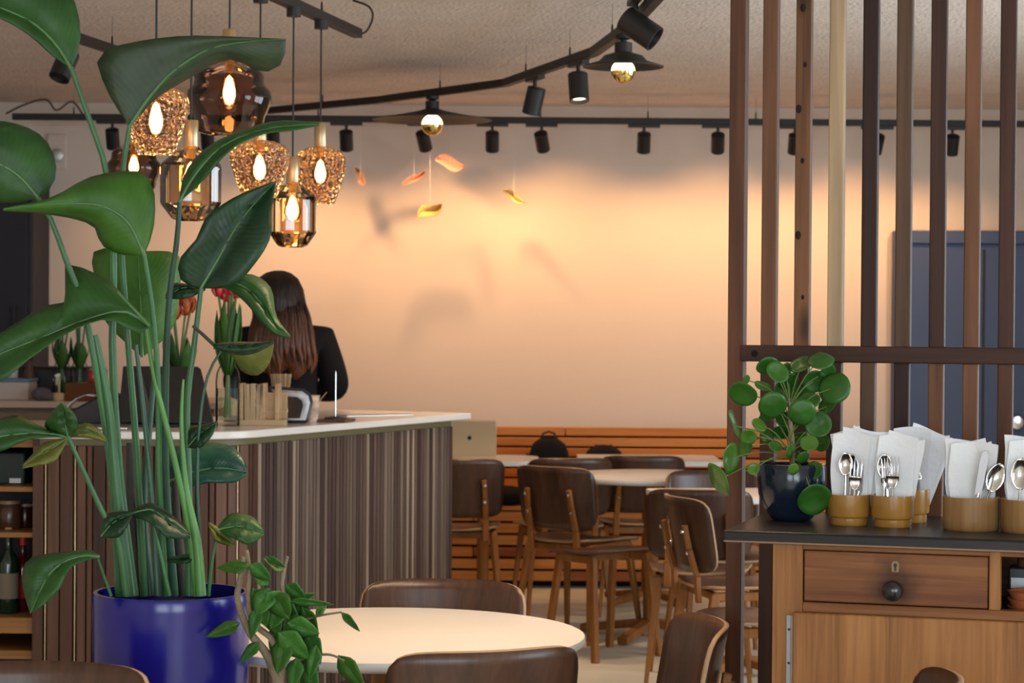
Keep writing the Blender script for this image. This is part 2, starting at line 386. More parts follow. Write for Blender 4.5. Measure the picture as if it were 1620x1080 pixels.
# ------------------------------------------------------------------ dark tall unit and wall fittings at far left
tu = pix(52, 400, 12.35)
o = MB().box(RX0 + .02, tu.x, 12.35, RY1 - .004, 0, 2.28).build('tall_fridge', 'darknavy', bev=.01); tag(o, 'tall dark navy fridge cabinet behind the bar at far left', 'cabinet')
MB().box(RX0 + .05, tu.x - .03, 12.335, 12.35, .1, 2.24).build('door', 'darknavy', o, bev=.004)
MB().bar((tu.x - .09, 12.32, .9), (tu.x - .09, 12.32, 1.5), .015).build('handle', 'black', o)
wp = pix(92, 240, RY1)
o = MB().box(wp.x - .06, wp.x + .05, RY1 - .02, RY1, wp.z - .1, wp.z + .1).build('wall_speaker', 'wall', bev=.01); tag(o, 'small pale speaker box high on the wall above the bar', 'speaker')
MB().lathe([(.036, 0), (.036, .012), (.03, .014), (0, .014)], 20).xf(Matrix.Translation((wp.x, RY1 - .02, wp.z - .02)) @ Matrix.Rotation(R(90), 4, 'X')).build('grille', 'zinc', o)

# ------------------------------------------------------------------ service counter
CT = 1.05                                      # counter top height
def bez(a, c, b, n): return [(Vector(a) * (1 - t) ** 2 + Vector(c) * 2 * t * (1 - t) + Vector(b) * t * t) for t in [i / n for i in range(n + 1)]]
A0 = Vector((-1.16, 7.96)); A1 = Vector((-.88, 8.18)); AC = Vector((-.955, 7.97)); TIP = Vector((-.17, 9.70))
outer = [Vector((RX0 + .02, 7.96))] + bez(A0, AC, A1, 10) + [TIP]
inner = [Vector((-.76, 9.95)), Vector((-1.42, 8.75)), Vector((RX0 + .02, 8.75))]
top = MB().prism([tuple(p) for p in outer + inner], CT - .027, CT).build('counter_worktop', 'top', bev=.004); tag(top, 'pale stone worktop running along the walnut slatted bar counter', 'worktop')
ctr = thing('service_counter', 'bar counter clad in vertical walnut slats under the pale worktop', 'counter', (-1.0, 8.4, 0))
def offs(path, d):
    out = []
    for i, p in enumerate(path):
        t = (path[min(i + 1, len(path) - 1)] - path[max(i - 1, 0)]).normalized(); out.append(p + Vector((-t.y, t.x)) * d)
    return out
SHX = -1.665                                    # where the open shelf at the left begins
def mkpath(d):
    pth = [Vector((SHX, 7.96))] + [Vector((-1.4, 7.96))] + bez(A0, AC, A1, 14) + [A1.lerp(TIP, .93)]
    return offs(pth, d)
core = mkpath(.055); end = core[-1]
iw = [Vector((-.86, 9.62)), Vector((-1.42, 8.65)), Vector((SHX, 8.65))]
MB().prism([tuple(p) for p in core + iw], .0, CT - .03).build('carcass', wood('walnut_core', (.03, .016, .01), (.05, .026, .016), (.07, .04, .025), 'Z'), ctr, world=True)
rv = mkpath(.036)
MB().prism([tuple(p) for p in rv + offs(rv, .03)[::-1]], CT - .052, CT - .027).build('reveal_strip', plain('olive_reveal', (.15, .12, .05), .5), ctr, world=True)
REED = [wood('reed_%d' % i, [x * .55 for x in c], c, [min(1, x * 1.5) for x in c], 'Z', .8, .5) for i, c in enumerate([(.085, .052, .040), (.115, .075, .058), (.062, .036, .029), (.16, .115, .085), (.28, .21, .15), (.10, .062, .048)])]
WAL = [wood('walnut_%d' % i, [x * .5 for x in c], c, [min(1, x * 1.5) for x in c], 'Z', .9, .45) for i, c in enumerate([(.10, .045, .026), (.075, .034, .021), (.13, .062, .036)])]
pth = mkpath(.036)
seg = [0]
for a, b in zip(pth, pth[1:]): seg.append(seg[-1] + (b - a).length)
def at_s(s):
    for i in range(len(pth) - 1):
        if s <= seg[i + 1] or i == len(pth) - 2:
            t = (pth[i + 1] - pth[i]).normalized(); return pth[i] + t * (s - seg[i]), atan2(t.y, t.x)
def slat_proto(name, wdt, dep, mat): 
    return MB().box(-wdt / 2, wdt / 2, -dep / 2, dep / 2, .06, CT - .052).build(name, mat, ctr, bev=.002, bseg=1)
sp = {}
def put_slat(name, wdt, dep, mat, s):
    p, a = at_s(s); key = (name, wdt, mat.name); loc = (p.x + 1.0, p.y - 8.4, 0)
    if key in sp: inst(sp[key], ctr, loc, (0, 0, a))
    else: sp[key] = slat_proto(name, wdt, dep, mat); sp[key].location = loc; sp[key].rotation_euler = (0, 0, a)
s = 0.0; cs_end = seg[-2] - .0; k = 0
patt = [.036, .012, .040, .044, .012, .030, .018, .042, .036, .012, .048, .022, .034]
while s < cs_end - .02:
    wdt = patt[k % len(patt)]
    if wdt <= .013: put_slat('brass_strip', .006, .02, M['brassb'], s + .004); s += .011
    else: put_slat('board', wdt, .022, WAL[(k * 7) % 3], s + wdt / 2); s += wdt + .004
    k += 1
s = max(s, cs_end - .02)
put_slat('reed', .022, .022, REED[4], s + .011); s += .026
while s < seg[-1] - .012:
    wdt = random.choice([.016, .020, .020, .024, .026]); put_slat('reed', wdt, .022, REED[random.choice([0, 0, 1, 1, 2, 2, 3, 3, 5, 4])] , s + wdt / 2); s += wdt + .006
# open shelving under the left end of the worktop
shw = wood('shelf_ash', (.22, .095, .025), (.32, .15, .045), (.4, .2, .07), 'X', 1, .5)
MB().box(RX0 + .05, SHX - .002, 8.5, 8.54, .02, CT - .03).build('shelf_back', 'darknavy', ctr, world=True)
for z, t in ((CT - .06, .03), (.835, .018), (.675, .018), (.34, .055), (.25, .03)):
    MB().box(RX0 + .05, SHX - .002, 8.0, 8.5, z, z + t).build('shelf_board', shw, ctr, world=True, bev=.002)
MB().box(SHX, SHX + .02, 7.985, 8.6, .0, CT - .03).build('end_panel', WAL[1], ctr, world=True)

# rear bar counter
bc = thing('rear_bar_counter', 'low beige rear bar counter behind the left end of the bar', 'counter', (-2.4, 10.9, 0))
MB().box(RX0 + .05, -1.36, 10.6, 11.3, 1.02, 1.05).build('worktop', plain('beige_top', (.55, .42, .32), .4), bc, world=True, bev=.003)
MB().box(RX0 + .05, -1.38, 10.64, 11.3, 0, 1.02).build('carcass', plain('taupe_front', (.22, .15, .09), .6), bc, world=True)
for i in range(4):
    xx = RX0 + .07 + i * .565
    d_ = MB().box(xx, xx + .55, 10.622, 10.64, .1, 1.0).build('door', plain('taupe_door', (.24, .165, .10), .55) if i == 0 else bpy.data.materials['taupe_door'], bc, world=True, bev=.003)
    MB().bar((xx + .2, 10.61, .95), (xx + .35, 10.61, .95), .012).build('handle', 'black', d_, world=True)

# bottles and jars on the open shelves
def bottle(loc, h, r, col, label, cap=(.5, .35, .2), lab=(.22, .19, .13)):
    t = thing('bottle', label, 'bottle', loc)
    MB().lathe([(0, 0), (r * .9, 0), (r, .006), (r, h * .58), (r * .85, h * .66), (r * .38, h * .76), (r * .34, h * .96), (r * .4, h * .97), (r * .4, h), (0, h)], 16).build('body', plain('bottle_glass', col, .12, coat=.3), t)
    MB().lathe([(r * .42, h * .9), (r * .42, h * 1.015), (0, h * 1.02)], 14).build('cap', plain('bottle_cap', cap, .5), t)
    MB().openlathe([(r * 1.01, h * .18), (r * 1.01, h * .48)], 16).build('paper_label', plain('bottle_label', lab, .7), t)
def P2(px, py, z): v = pixz(px, py, z); return v
for px, h, r, c, lb in ((13, .30, .036, (.01, .03, .015), 'dark green wine bottle with pale label on the lowest bar shelf'), (-24, .30, .036, (.02, .012, .008), 'dark brown bottle at the very left of the lowest bar shelf')):
    p = pix(px, 985, 8.12); bottle((p.x, 8.12, .395), h, r, c, lb)
p = pix(36, 900, 8.2); bottle((p.x, 8.2, .395), .26, .03, (.10, .006, .006), 'bottle with a red body beside the wine bottle on the lowest bar shelf', (.6, .03, .03), (.4, .02, .02))
def jar(name, loc, r, h, col, label, cat='jar', lid=(.3, .2, .1)):
    t = thing(name, label, cat, loc)
    MB().lathe([(0, 0), (r * .92, 0), (r, .008), (r, h * .8), (r * .86, h * .88), (r * .86, h * .9), (0, h * .9)], 18).build('body', plain('jar_body', col, .2), t)
    MB().lathe([(r * .9, h * .88), (r * .9, h), (0, h)], 18).build('lid', plain('jar_lid', lid, .4), t)
    return t
p = pix(15, 840, 8.15); jar('storage_jar', (p.x, 8.15, .693), .042, .10, (.09, .04, .02), 'squat amber storage jar on the middle bar shelf')
p = pix(40, 840, 8.2); jar('storage_jar', (p.x, 8.2, .693), .03, .085, (.05, .01, .008), 'dark red jar beside the amber jar on the middle bar shelf')
p = pix(24, 765, 8.2)
o = MB().box(p.x - .11, p.x + .055, 8.1, 8.4, .853, .965).build('storage_box', plain('box_green', (.015, .03, .025), .6), bev=.006); tag(o, 'dark green box with a small white tag on the top bar shelf', 'box')
MB().box(p.x + .002, p.x + .042, 8.097, 8.1, .858, .875).build('paper_tag', 'paper', o)

# ------------------------------------------------------------------ chairs
TOPZ = .79
def make_chair(label):
    t = thing('plywood_chair', label, 'chair', group='walnut plywood chairs')
    # seat: rounded, slightly dished plywood
    m = MB(); nu, nv = 10, 10
    def sp_(u, v):
        wv = .215 - .035 * (1 - v)
        x = u * wv; y = -.20 + .41 * v
        cx = abs(u); cy = abs(2 * v - 1); rr = max(0, cx ** 6 + cy ** 6 - 1)
        f = 1 / max(1, (cx ** 7 + cy ** 7) ** (1 / 7))
        x *= f; y = .005 + (y - .005) * f
        z = .452 + .012 * u * u - .022 * max(0, v - .72) ** 1.5 * 4 + .012 * max(0, .3 - v)
        return (x, y, z)
    vs = [sp_(-1 + 2 * i / nu, j / nv) for j in range(nv + 1) for i in range(nu + 1)]
    fs = [(j * (nu + 1) + i, j * (nu + 1) + i + 1, (j + 1) * (nu + 1) + i + 1, (j + 1) * (nu + 1) + i) for j in range(nv) for i in range(nu)]
    o = m.add(vs, fs).build('seat', 'chairx', t); md = o.modifiers.new('t', 'SOLIDIFY'); md.thickness = .011; md.offset = -1; md.material_offset_rim = 1; o.data.materials.append(M['plyedge'])
    # curved backrest
    m = MB(); nu, nv = 16, 10; Rr = .34
    def bp_(u, v):
        hw = .228 - .012 * (1 - v); c = .28
        cx = abs(u); cy = abs(2 * v - 1); f = 1 / max(1, (cx ** 6 + cy ** 6) ** (1 / 6))
        uu = u * f; vv = .5 + (v - .5) * f
        a = uu * hw / Rr; x = Rr * sin(a); y = Rr * (1 - cos(a)); z = TOPZ - c + c * vv
        y += -.235 - (z - .55) * .20
        return (x, y, z)
    vs = [bp_(-1 + 2 * i / nu, j / nv) for j in range(nv + 1) for i in range(nu + 1)]
    fs = [(j * (nu + 1) + i, j * (nu + 1) + i + 1, (j + 1) * (nu + 1) + i + 1, (j + 1) * (nu + 1) + i) for j in range(nv) for i in range(nu)]
    o = m.add(vs, fs).build('backrest', 'chair', t); md = o.modifiers.new('t', 'SOLIDIFY'); md.thickness = .011; md.offset = 0; md.material_offset_rim = 1; o.data.materials.append(M['plyedge'])
    for sx in (-1, 1):
        # back post with two bolts
        pts = [(sx * .125, -.215, .40), (sx * .122, -.222, .50), (sx * .118, -.252, .60), (sx * .112, -.268, .69)]
        po = MB()
        for a, b, wd in zip(pts, pts[1:], (.030, .027, .023)): po.bar(a, b, wd, .020, up=(0, 1, 0))
        po = po.build('back_post', 'oak', t, bev=.004)
        for zz, yy in ((.665, -.279), (.585, -.258)):
            MB().lathe([(.007, -.004), (.007, .003), (.004, .006), (0, .006)], 10).xf(Matrix.Translation((sx * .116, yy, zz)) @ Matrix.Rotation(R(90), 4, 'X')).build('bolt', 'steel', po)
        # side frame: top rail and two splayed legs
        MB().bar((sx * .165, -.175, .425), (sx * .165, .15, .425), .024, .034).build('side_rail', 'oak', t, bev=.004)
        for (y0, y1) in ((-.165, -.235), (.14, .205)):
            l = MB(); a = Vector((sx * .165, y0, .435)); b = Vector((sx * .205, y1, 0))
            d = (b - a).normalized()
            for i, (f0, f1, w0, w1) in enumerate(((0, 1, .036, .022),)):
                vs = []
                for q, wd in ((a, w0), (b, w1)):
                    for x, y in ((-1, -1), (1, -1), (1, 1), (-1, 1)): vs.append((q.x + x * wd * .38, q.y + y * wd * .5, q.z))
                l.add(vs, [(3, 2, 1, 0), (4, 5, 6, 7), (0, 1, 5, 4), (1, 2, 6, 5), (2, 3, 7, 6), (3, 0, 4, 7)])
            l.build('leg', 'oak', t, bev=.003)
    for yy in (-.14, .12): MB().bar((-.165, yy, .42), (.165, yy, .42), .022, .03).build('cross_rail', 'oak', t, bev=.003)
    return t
BACKOFF = .27
def chair_at(bx, by, deg, label):
    """bx,by: where the backrest stands; deg: the way the chair faces, from +X."""
    a = R(deg); loc = (bx + cos(a) * BACKOFF, by + sin(a) * BACKOFF, 0); rz = a - pi / 2
    global chair0
    if chair0 is None:
        chair0 = make_chair(label); chair0.location = loc; chair0.rotation_euler = (0, 0, rz); return chair0
    return dup(chair0, loc, rz, label)
chair0 = None
def X(px, Y, py=800): return pix(px, py, Y).x
for px, Y, deg, lb in (
    (728, 10.75, 93, 'walnut chair seen from behind beside the right end of the bar counter'),
    (866, 10.25, 55, 'walnut chair turned three quarters away at the left of the middle round table'),
    (905, 10.86, 100, 'walnut chair with a shiny top edge behind the left rim of the middle round table'),
    (1017, 11.10, 92, 'dark walnut chair behind the middle round table, backing onto the small bench table'),
    (1122, 10.1, -82, 'walnut chair at the right rim of the middle round table'),
    (1106, 8.95, 84, 'dark walnut chair pushed against the small rectangular table, left of the screen post'),
    (1066, 8.62, 16, 'walnut chair turned right, between the dark chair and the outer screen post'),
    (1136, 5.08, 188, 'walnut chair side-on at the foot of the slatted screen'),
    (1512, 4.28, 172, 'walnut chair tip in front of the oak cabinet at bottom right'),
    (88, 4.40, -97, 'walnut chair at the bottom left corner in front of the blue pot'),
    (785, 4.60, 112, 'walnut chair nearest the camera, tucked under the front round table'),
    (706, 5.83, -95, 'walnut chair facing the camera on the far side of the front round table'),
    (1330, 7.7, 180, 'walnut chair behind the oak cabinet, seen between the lower screen slats')):
    chair_at(X(px, Y), Y, deg, lb)
# backless wooden stool by the middle table
sx_, sy_ = X(955, 9.9), 9.9
st = thing('plywood_stool', 'low wooden stool with thin plywood seat in front of the middle round table', 'stool', (sx_, sy_, 0), R(-52))
m = MB(); n = 10
vs = []; 
for j in range(n + 1):
    for i in range(n + 1):
        u = -1 + 2 * i / n; v = -1 + 2 * j / n; f = 1 / max(1, (abs(u) ** 6 + abs(v) ** 6) ** (1 / 6)); vs.append((u * f * .20, v * f * .19, .455 + .018 * u * f * abs(u * f)))
o = m.add(vs, [(j * (n + 1) + i, j * (n + 1) + i + 1, (j + 1) * (n + 1) + i + 1, (j + 1) * (n + 1) + i) for j in range(n) for i in range(n)]).build('seat', 'chairx', st, solid=.011)
for sy in (-1, 1):
    MB().bar((-.12, sy * .15, .427), (.12, sy * .15, .427), .024, .034).build('side_rail', 'oak', st, bev=.003)
    for x0, x1 in ((-.11, -.165), (.11, .165)):
        MB().bar((x0, sy * .15, .435), (x1, sy * .18, 0), .03, .026).build('leg', 'oak', st, bev=.003)
MB().bar((0, -.15, .425), (0, .15, .425), .022, .03).build('cross_rail', 'oak', st, bev=.003)

# ------------------------------------------------------------------ tables
def round_table(c, r, label, wooden):
    t = thing('round_table', label, 'table', (c[0], c[1], 0))
    MB().lathe([(0, .715), (r - .012, .715), (r - .002, .722), (r, .729), (r - .002, .738), (r - .008, .741), (0, .741)], 64).build('table_top', 'white', t)
    MB().lathe([(.035, .06), (.034, .65), (.05, .70), (.12, .714), (0, .714)], 20).build('column', 'oak' if wooden else 'black', t)
    for k in range(4):
        a = pi / 4 + k * pi / 2 + .35
        MB().bar((.02 * cos(a), .02 * sin(a), .065), (.34 * cos(a), .34 * sin(a), .022), .05, .035).build('foot', 'oak' if wooden else 'black', t, bev=.005)
    return t
round_table((-.28, 5.20), .452, 'white round table in the front, near the plants', True)
round_table((X(1030, 10.5), 10.48), .39, 'white round table on a wooden pedestal in the middle of the room', True)
def rect_table(c, sx, sy, rz, label, rad=.06):
    t = thing('small_table', label, 'table', (c[0], c[1], 0), rz)
    pts = []
    for cx, cy, a0 in ((sx / 2 - rad, sy / 2 - rad, 0), (-sx / 2 + rad, sy / 2 - rad, 90), (-sx / 2 + rad, -sy / 2 + rad, 180), (sx / 2 - rad, -sy / 2 + rad, 270)):
        for k in range(7): a = R(a0 + k * 15); pts.append((cx + rad * cos(a), cy + rad * sin(a)))
    MB().prism(pts, .716, .741).build('table_top', 'white', t, bev=.004)
    MB().lathe([(.03, .05), (.03, .66), (.08, .714), (0, .716)], 16).build('column', 'oak', t)
    for k in range(4):
        a = pi / 4 + k * pi / 2
        MB().bar((.02 * cos(a), .02 * sin(a), .055), (.28 * cos(a), .28 * sin(a), .02), .045, .03).build('foot', 'oak', t, bev=.004)
    return t
rect_table((-.14, 11.62), .56, .56, 0, 'small white table with the laptop, by the bench', .14)
rect_table((.70, 11.72), .72, .56, 0, 'small white table by the bench behind the middle round table', .03)
rect_table((.93, 9.42), .66, .55, R(8), 'small white rectangular table behind the outer screen post', .02)

# laptop
lp = thing('laptop', 'open gold laptop seen from behind on the small bench table', 'laptop', (X(742, 11.5), 11.52, .7415))
MB().box(-.135, .135, -.01, .19, 0, .013).build('base', plain('laptop_alu', (.70, .54, .33), .4, .35), lp, bev=.004)
ld = MB().box(-.135, .135, -.004, .004, 0, .19).xf(Matrix.Translation((0, -.004, .012)) @ Matrix.Rotation(R(14), 4, 'X')).build('lid', bpy.data.materials['laptop_alu'], lp, bev=.003)
lg = MB(); lg.sphere((0, 0, 0), .014, 14, 8, (1, .12, 1.05)); lg.sphere((.004, 0, .021), .006, 10, 6, (.6, .2, 1.1))
lg.xf(Matrix.Translation((0, -.031, .108)) @ Matrix.Rotation(R(14), 4, 'X')).build('logo', 'black', ld)
# bags on the bench
def bag(name, px, w_, h_, dpt, label, handle):
    Y = 12.42; t = thing(name, label, 'bag', (X(px, Y, 720), Y, .4435))
    bm = MB(); n = 20; ms = 10
    for j in range(ms + 1):
        v = j / ms; wv = w_ * (1 - .45 * v ** 2.6) * (.94 if j == 0 else 1); dv = dpt * (1 - .55 * v ** 2)
        if j == ms: wv *= .55; dv *= .4
        for i in range(n):
            a = 2 * pi * i / n; c_, s_ = cos(a), sin(a); e = .55
            bm.v.append(Vector((wv / 2 * math.copysign(abs(c_) ** e, c_) * (1 + .03 * sin(5 * a + j)), dv / 2 * math.copysign(abs(s_) ** e, s_), h_ * v + .006 * sin(3 * a))))
    for j in range(ms):
        for i in range(n): a, b = j * n + i, j * n + (i + 1) % n; bm.f.append([a, b, b + n, a + n])
    bm.f += [list(range(n))[::-1], [ms * n + i for i in range(n)]]
    bm.build('body', 'blackmatte', t, smooth=70)
    MB().box(-w_ * .3, w_ * .3, -dpt / 2 - .025, -dpt / 2 + .01, .03, h_ * .5).build('pocket', 'blackmatte', t, bev=.012)
    if handle:
        MB().tube([(-.035, 0, h_ - .01), (-.032, 0, h_ + .022), (0, 0, h_ + .034), (.032, 0, h_ + .022), (.035, 0, h_ - .01)], .006).build('handle', plain('bag_handle', (.05, .03, .025), .7), t)
    MB().tube([(-w_ * .42, -.02, h_ * .75), (-w_ * .53, -.05, h_ * .4), (-w_ * .46, -.04, .02)], .01, 8, 2).build('strap', 'blackmatte', t)
bag('backpack', 868, .27, .36, .19, 'black backpack with a top loop standing on the bench', True)
bag('shoulder_bag', 955, .28, .32, .20, 'slumped black bag on the bench right of the backpack', False)
bag('shoulder_bag', 1022, .17, .12, .16, 'low black bag on the bench behind the middle round table', False)
co = thing('jacket', 'dark jacket heaped on the bench edge left of the backpack', 'jacket', (X(800, 12.3, 780), 12.36, .4435))
jm = MB(); jm.sphere((0, 0, .05), .1, 18, 10, (1.3, .9, .55)); jm.sphere((-.09, -.03, .04), .06, 14, 8, (1.2, .9, .6)); jm.sphere((.09, .01, .05), .07, 14, 8, (1, .9, .7))
jm.build('body', 'blackmatte', co); MB().tube([(-.08, -.05, .08), (-.15, -.10, .04), (-.18, -.13, .03)], [.03, .025, .02]).build('sleeve', 'blackmatte', co)

# ------------------------------------------------------------------ tracks and spotlights
TZ = 2.5
def track(label, pts):
    t = thing('lighting_track', label, 'light track', (pts[0][0], pts[0][1], TZ))
    for a, b in zip(pts, pts[1:]):
        MB().bar((a[0], a[1], TZ), (b[0], b[1], TZ), .036, .034).build('rail', 'track', t, world=True, bev=.002)
    acc = 0
    for a, b in zip(pts, pts[1:]):
        a_, b_ = Vector(a[:2]), Vector(b[:2]); L_ = (b_ - a_).length; k = max(1, int(L_ / .55))
        for i in range(k):
            q = a_.lerp(b_, (i + .5) / k)
            MB().tube([(q.x, q.y, TZ + .012), (q.x, q.y, TZ + .05), (q.x, q.y, TZ + .055), (q.x, q.y, RZ)], [.005, .0035, .0008, .0008], 6).build('hanger', 'black', t, world=True)
    return t
BTY = 12.2
btz = TZ
bt = track('long straight black track along the rear wall', [(X(20, BTY, 190), BTY), (X(600, BTY, 190), BTY), (X(1110, BTY, 190), BTY), (3.3, BTY)])
cv = [pixz(x, y, TZ) for x, y in ((425, 175), (600, 158), (800, 131), (940, 82), (1000, 38), (1042, -8), (1085, -110))]; cv.append(Vector((.05, 4.7, TZ)))  # last length is unseen, added to carry the extra front spotlights
ct_ = track('black track of short straight lengths bending across the ceiling', [(p.x, p.y) for p in cv])
pt = [pixz(x, y, TZ) for x, y in ((195, -115), (445, -2), (566, 53))]
pt_ = track('black track above the cluster of glass pendants', [(p.x, p.y) for p in pt])
lt = [pixz(x, y, TZ) for x, y in ((40, 30), (126, 61), (225, 94))]
track('short black track behind the leaves at upper left', [(p.x, p.y) for p in lt])
# cable loops
q = pixz(566, 53, TZ); 
o = MB().tube(catmull([q, q + Vector((.03, .02, .01)), q + Vector((.055, 0, .06)), q + Vector((.04, 0, .10)), q + Vector((-.02, .02, .125))], 16), .004, 6).build('power_cable', 'black'); tag(o, 'grey power cable looping from the end of the pendant track to the ceiling', 'cable')
q = pixz(24, 186, TZ)
o = MB().tube(catmull([q + Vector((-.05, 0, .02)), q + Vector((.05, 0, .07)), q + Vector((.16, .02, .10)), q + Vector((.22, 0, .04)), q + Vector((.3, .01, .09)), q + Vector((.36, 0, .02))], 24), .005, 6).build('power_cable', 'black'); tag(o, 'tangled dark cable on top of the rear track at far left', 'cable')

def spot(px, py, Y, base, aim, label, size=1.0, power=0, cone=70, lens=True, rz=0, col=(1.0, .70, .44)):
    """base: point on the track above; body points along aim (unit-ish vector)."""
    b = Vector(base); t = thing('track_spotlight', label, 'spotlight', b, group='black track spotlights')
    aim = Vector(aim).normalized(); r = .036 * size; h = .105 * size
    MB().box(-.085 * size, .085 * size, -.017, .017, -.034, -.016).xf(Matrix.Rotation(rz, 4, 'Z')).build('adapter', 'black', t, bev=.002)
    piv = Vector((0, 0, -.034 - .045 * size - .02))
    MB().tube([(0, 0, -.03), piv], .008 * size, 10).build('stem', 'black', t)
    rot = Vector((0, 0, -1)).rotation_difference(aim).to_matrix().to_4x4()
    bm = MB().lathe([(0, .35 * h), (r * .9, .35 * h), (r, .33 * h), (r, -.65 * h), (r * .88, -.65 * h), (r * .82, -.52 * h), (0, -.52 * h)], 24)
    bo = bm.xf(Matrix.Translation(piv) @ rot).build('housing', 'black', t)
    if lens:
        MB().lathe([(0, -.525 * h), (r * .78, -.525 * h), (r * .78, -.53 * h), (0, -.53 * h)], 20).xf(Matrix.Translation(piv) @ rot).build('lens', 'lens', bo)
    if power:
        l = bpy.data.lights.new('spot_beam', 'SPOT'); l.energy = power; l.color = col; l.spot_size = R(cone); l.spot_blend = 1.0; l.shadow_soft_size = r * .7
        lo = bpy.data.objects.new('spot_beam', l); COL.objects.link(lo); lo.parent = t
        lo.location = piv + aim * (h * .68); lo.rotation_euler = Vector((0, 0, -1)).rotation_difference(aim).to_euler()
    return t
ords = ['far left, behind the leaves', 'behind the left glass pendant', 'behind the middle glass pendants', 'right of the glass pendants', 'below the large disc lamp', 'right of the large disc lamp', 'third from the large disc lamp, tilted', 'midway between the disc lamps and the screen', 'last before the screen, tilted', 'between the second and third screen slats', 'between the fifth and sixth screen slats', 'between the seventh and eighth screen slats']
WX = [(178, 0), (328, 0), (432, 0), (548, 0), (670, .22), (779, 0), (857, .2), (1019, 0), (1136, .05), (1258, 0), (1388, -.1), (1507, 0)]
for (px, lat), od in zip(WX, ords):
    x = X(px, BTY, 190)
    tilt = .55 if lat == 0 else .75
    spot(px, 200, BTY, (x, BTY, btz), (lat, tilt, -1), 'black track spotlight on the rear track, ' + od, 1.0, SPOT_WALL * (.4 if px < 400 else 1), 112, col=WARM)
def on_track(pts, px):
    # point of the bent track seen at this image column
    for a, b in zip(pts, pts[1:]):
        for k in range(101):
            q = a.lerp(b, k / 100); v = CM.inverted() @ q; sx = 810 + F * v.x / -v.z
            if abs(sx - px) < 4: return q
    return pts[0]
def tdir(pts, q):
    best = min(zip(pts, pts[1:]), key=lambda ab: ((ab[0] + ab[1]) / 2 - q).length); d = best[1] - best[0]; return atan2(d.y, d.x)
q = on_track(cv, 850); spot(0, 0, 0, q, (-.22, .25, -1), 'black track spotlight tilted left on the bending track', 1.1, SPOT_DOWN, 90, rz=tdir(cv, q))
q = on_track(cv, 918); spot(0, 0, 0, q, (.06, -.25, -1), 'black track spotlight with glowing mouth on the bending track', 1.1, SPOT_DOWN, 90, rz=tdir(cv, q))
q = on_track(cv, 1030); spot(0, 0, 0, q + Vector((-.045, .0, .045)), (.75, -.25, -.55), 'black spotlight at the top edge where the bending track leaves the picture', 1.25, 0, 80, False, rz=tdir(cv, q))
q = on_track(lt, 108); spot(0, 0, 0, q, (-.3, -.5, -1), 'black spotlight on the short track behind the top left leaf', 1.1, 0, 80, False, rz=tdir(lt, q))
# two unseen spotlights added above the picture to warm the front tables
q = cv[-2].lerp(cv[-1], .5); spot(0, 0, 0, q, (-.35, -.35, -1), 'added unseen track spotlight over the front round table, above the picture', 1.1, SPOT_DOWN * 1.1, 90, rz=tdir(cv, q))
q = cv[-2].lerp(cv[-1], .9); spot(0, 0, 0, q, (-.2, .35, -1), 'added unseen track spotlight nearest the camera, above the picture', 1.1, SPOT_DOWN * .8, 90, rz=tdir(cv, q))

# disc lamps
def disc_lamp(q, dia, bulb, drop, label):
    t = thing('disc_lamp', label, 'lamp', q)
    MB().lathe([(.03, -.016), (.03, -.03), (.012, -.035), (.012, -drop + .06), (.032, -drop + .055), (.032, -drop + .01), (0, -drop + .01)], 18).build('socket', 'black', t)
    r = dia / 2
    MB().lathe([(.03, -drop + .02), (.07, -drop + .008), (r * .6, -drop - .012), (r, -drop - .03), (r, -drop - .034), (r * .6, -drop - .018), (.07, -drop), (.0, -drop + .01)], 48).build('disc_shade', plain('lamp_black', (.014, .011, .010), .6), t)
    zc = -drop - bulb * .55
    pr = [(bulb / 2 * sin(pi * j / 16), bulb / 2 * cos(pi * j / 16)) for j in range(0, 9)]
    bo = MB().lathe([(0.0, bulb / 2)] + [(a, b) for a, b in pr[1:]], 24, (0, 0, zc)).build('bulb', 'opal', t)
    MB().lathe([(bulb / 2 * sin(pi * j / 16) * 1.002, bulb / 2 * cos(pi * j / 16)) for j in range(8, 17)], 24, (0, 0, zc)).build('gold_crown', 'goldmirror', bo)
q = on_track(cv, 687); disc_lamp(q, .56, .10, .095, 'wide black disc lamp with gold-crowned bulb on the bending track')
q = on_track(cv, 990); disc_lamp(q, .295, .088, .10, 'smaller black disc lamp with gold-crowned bulb near the screen')

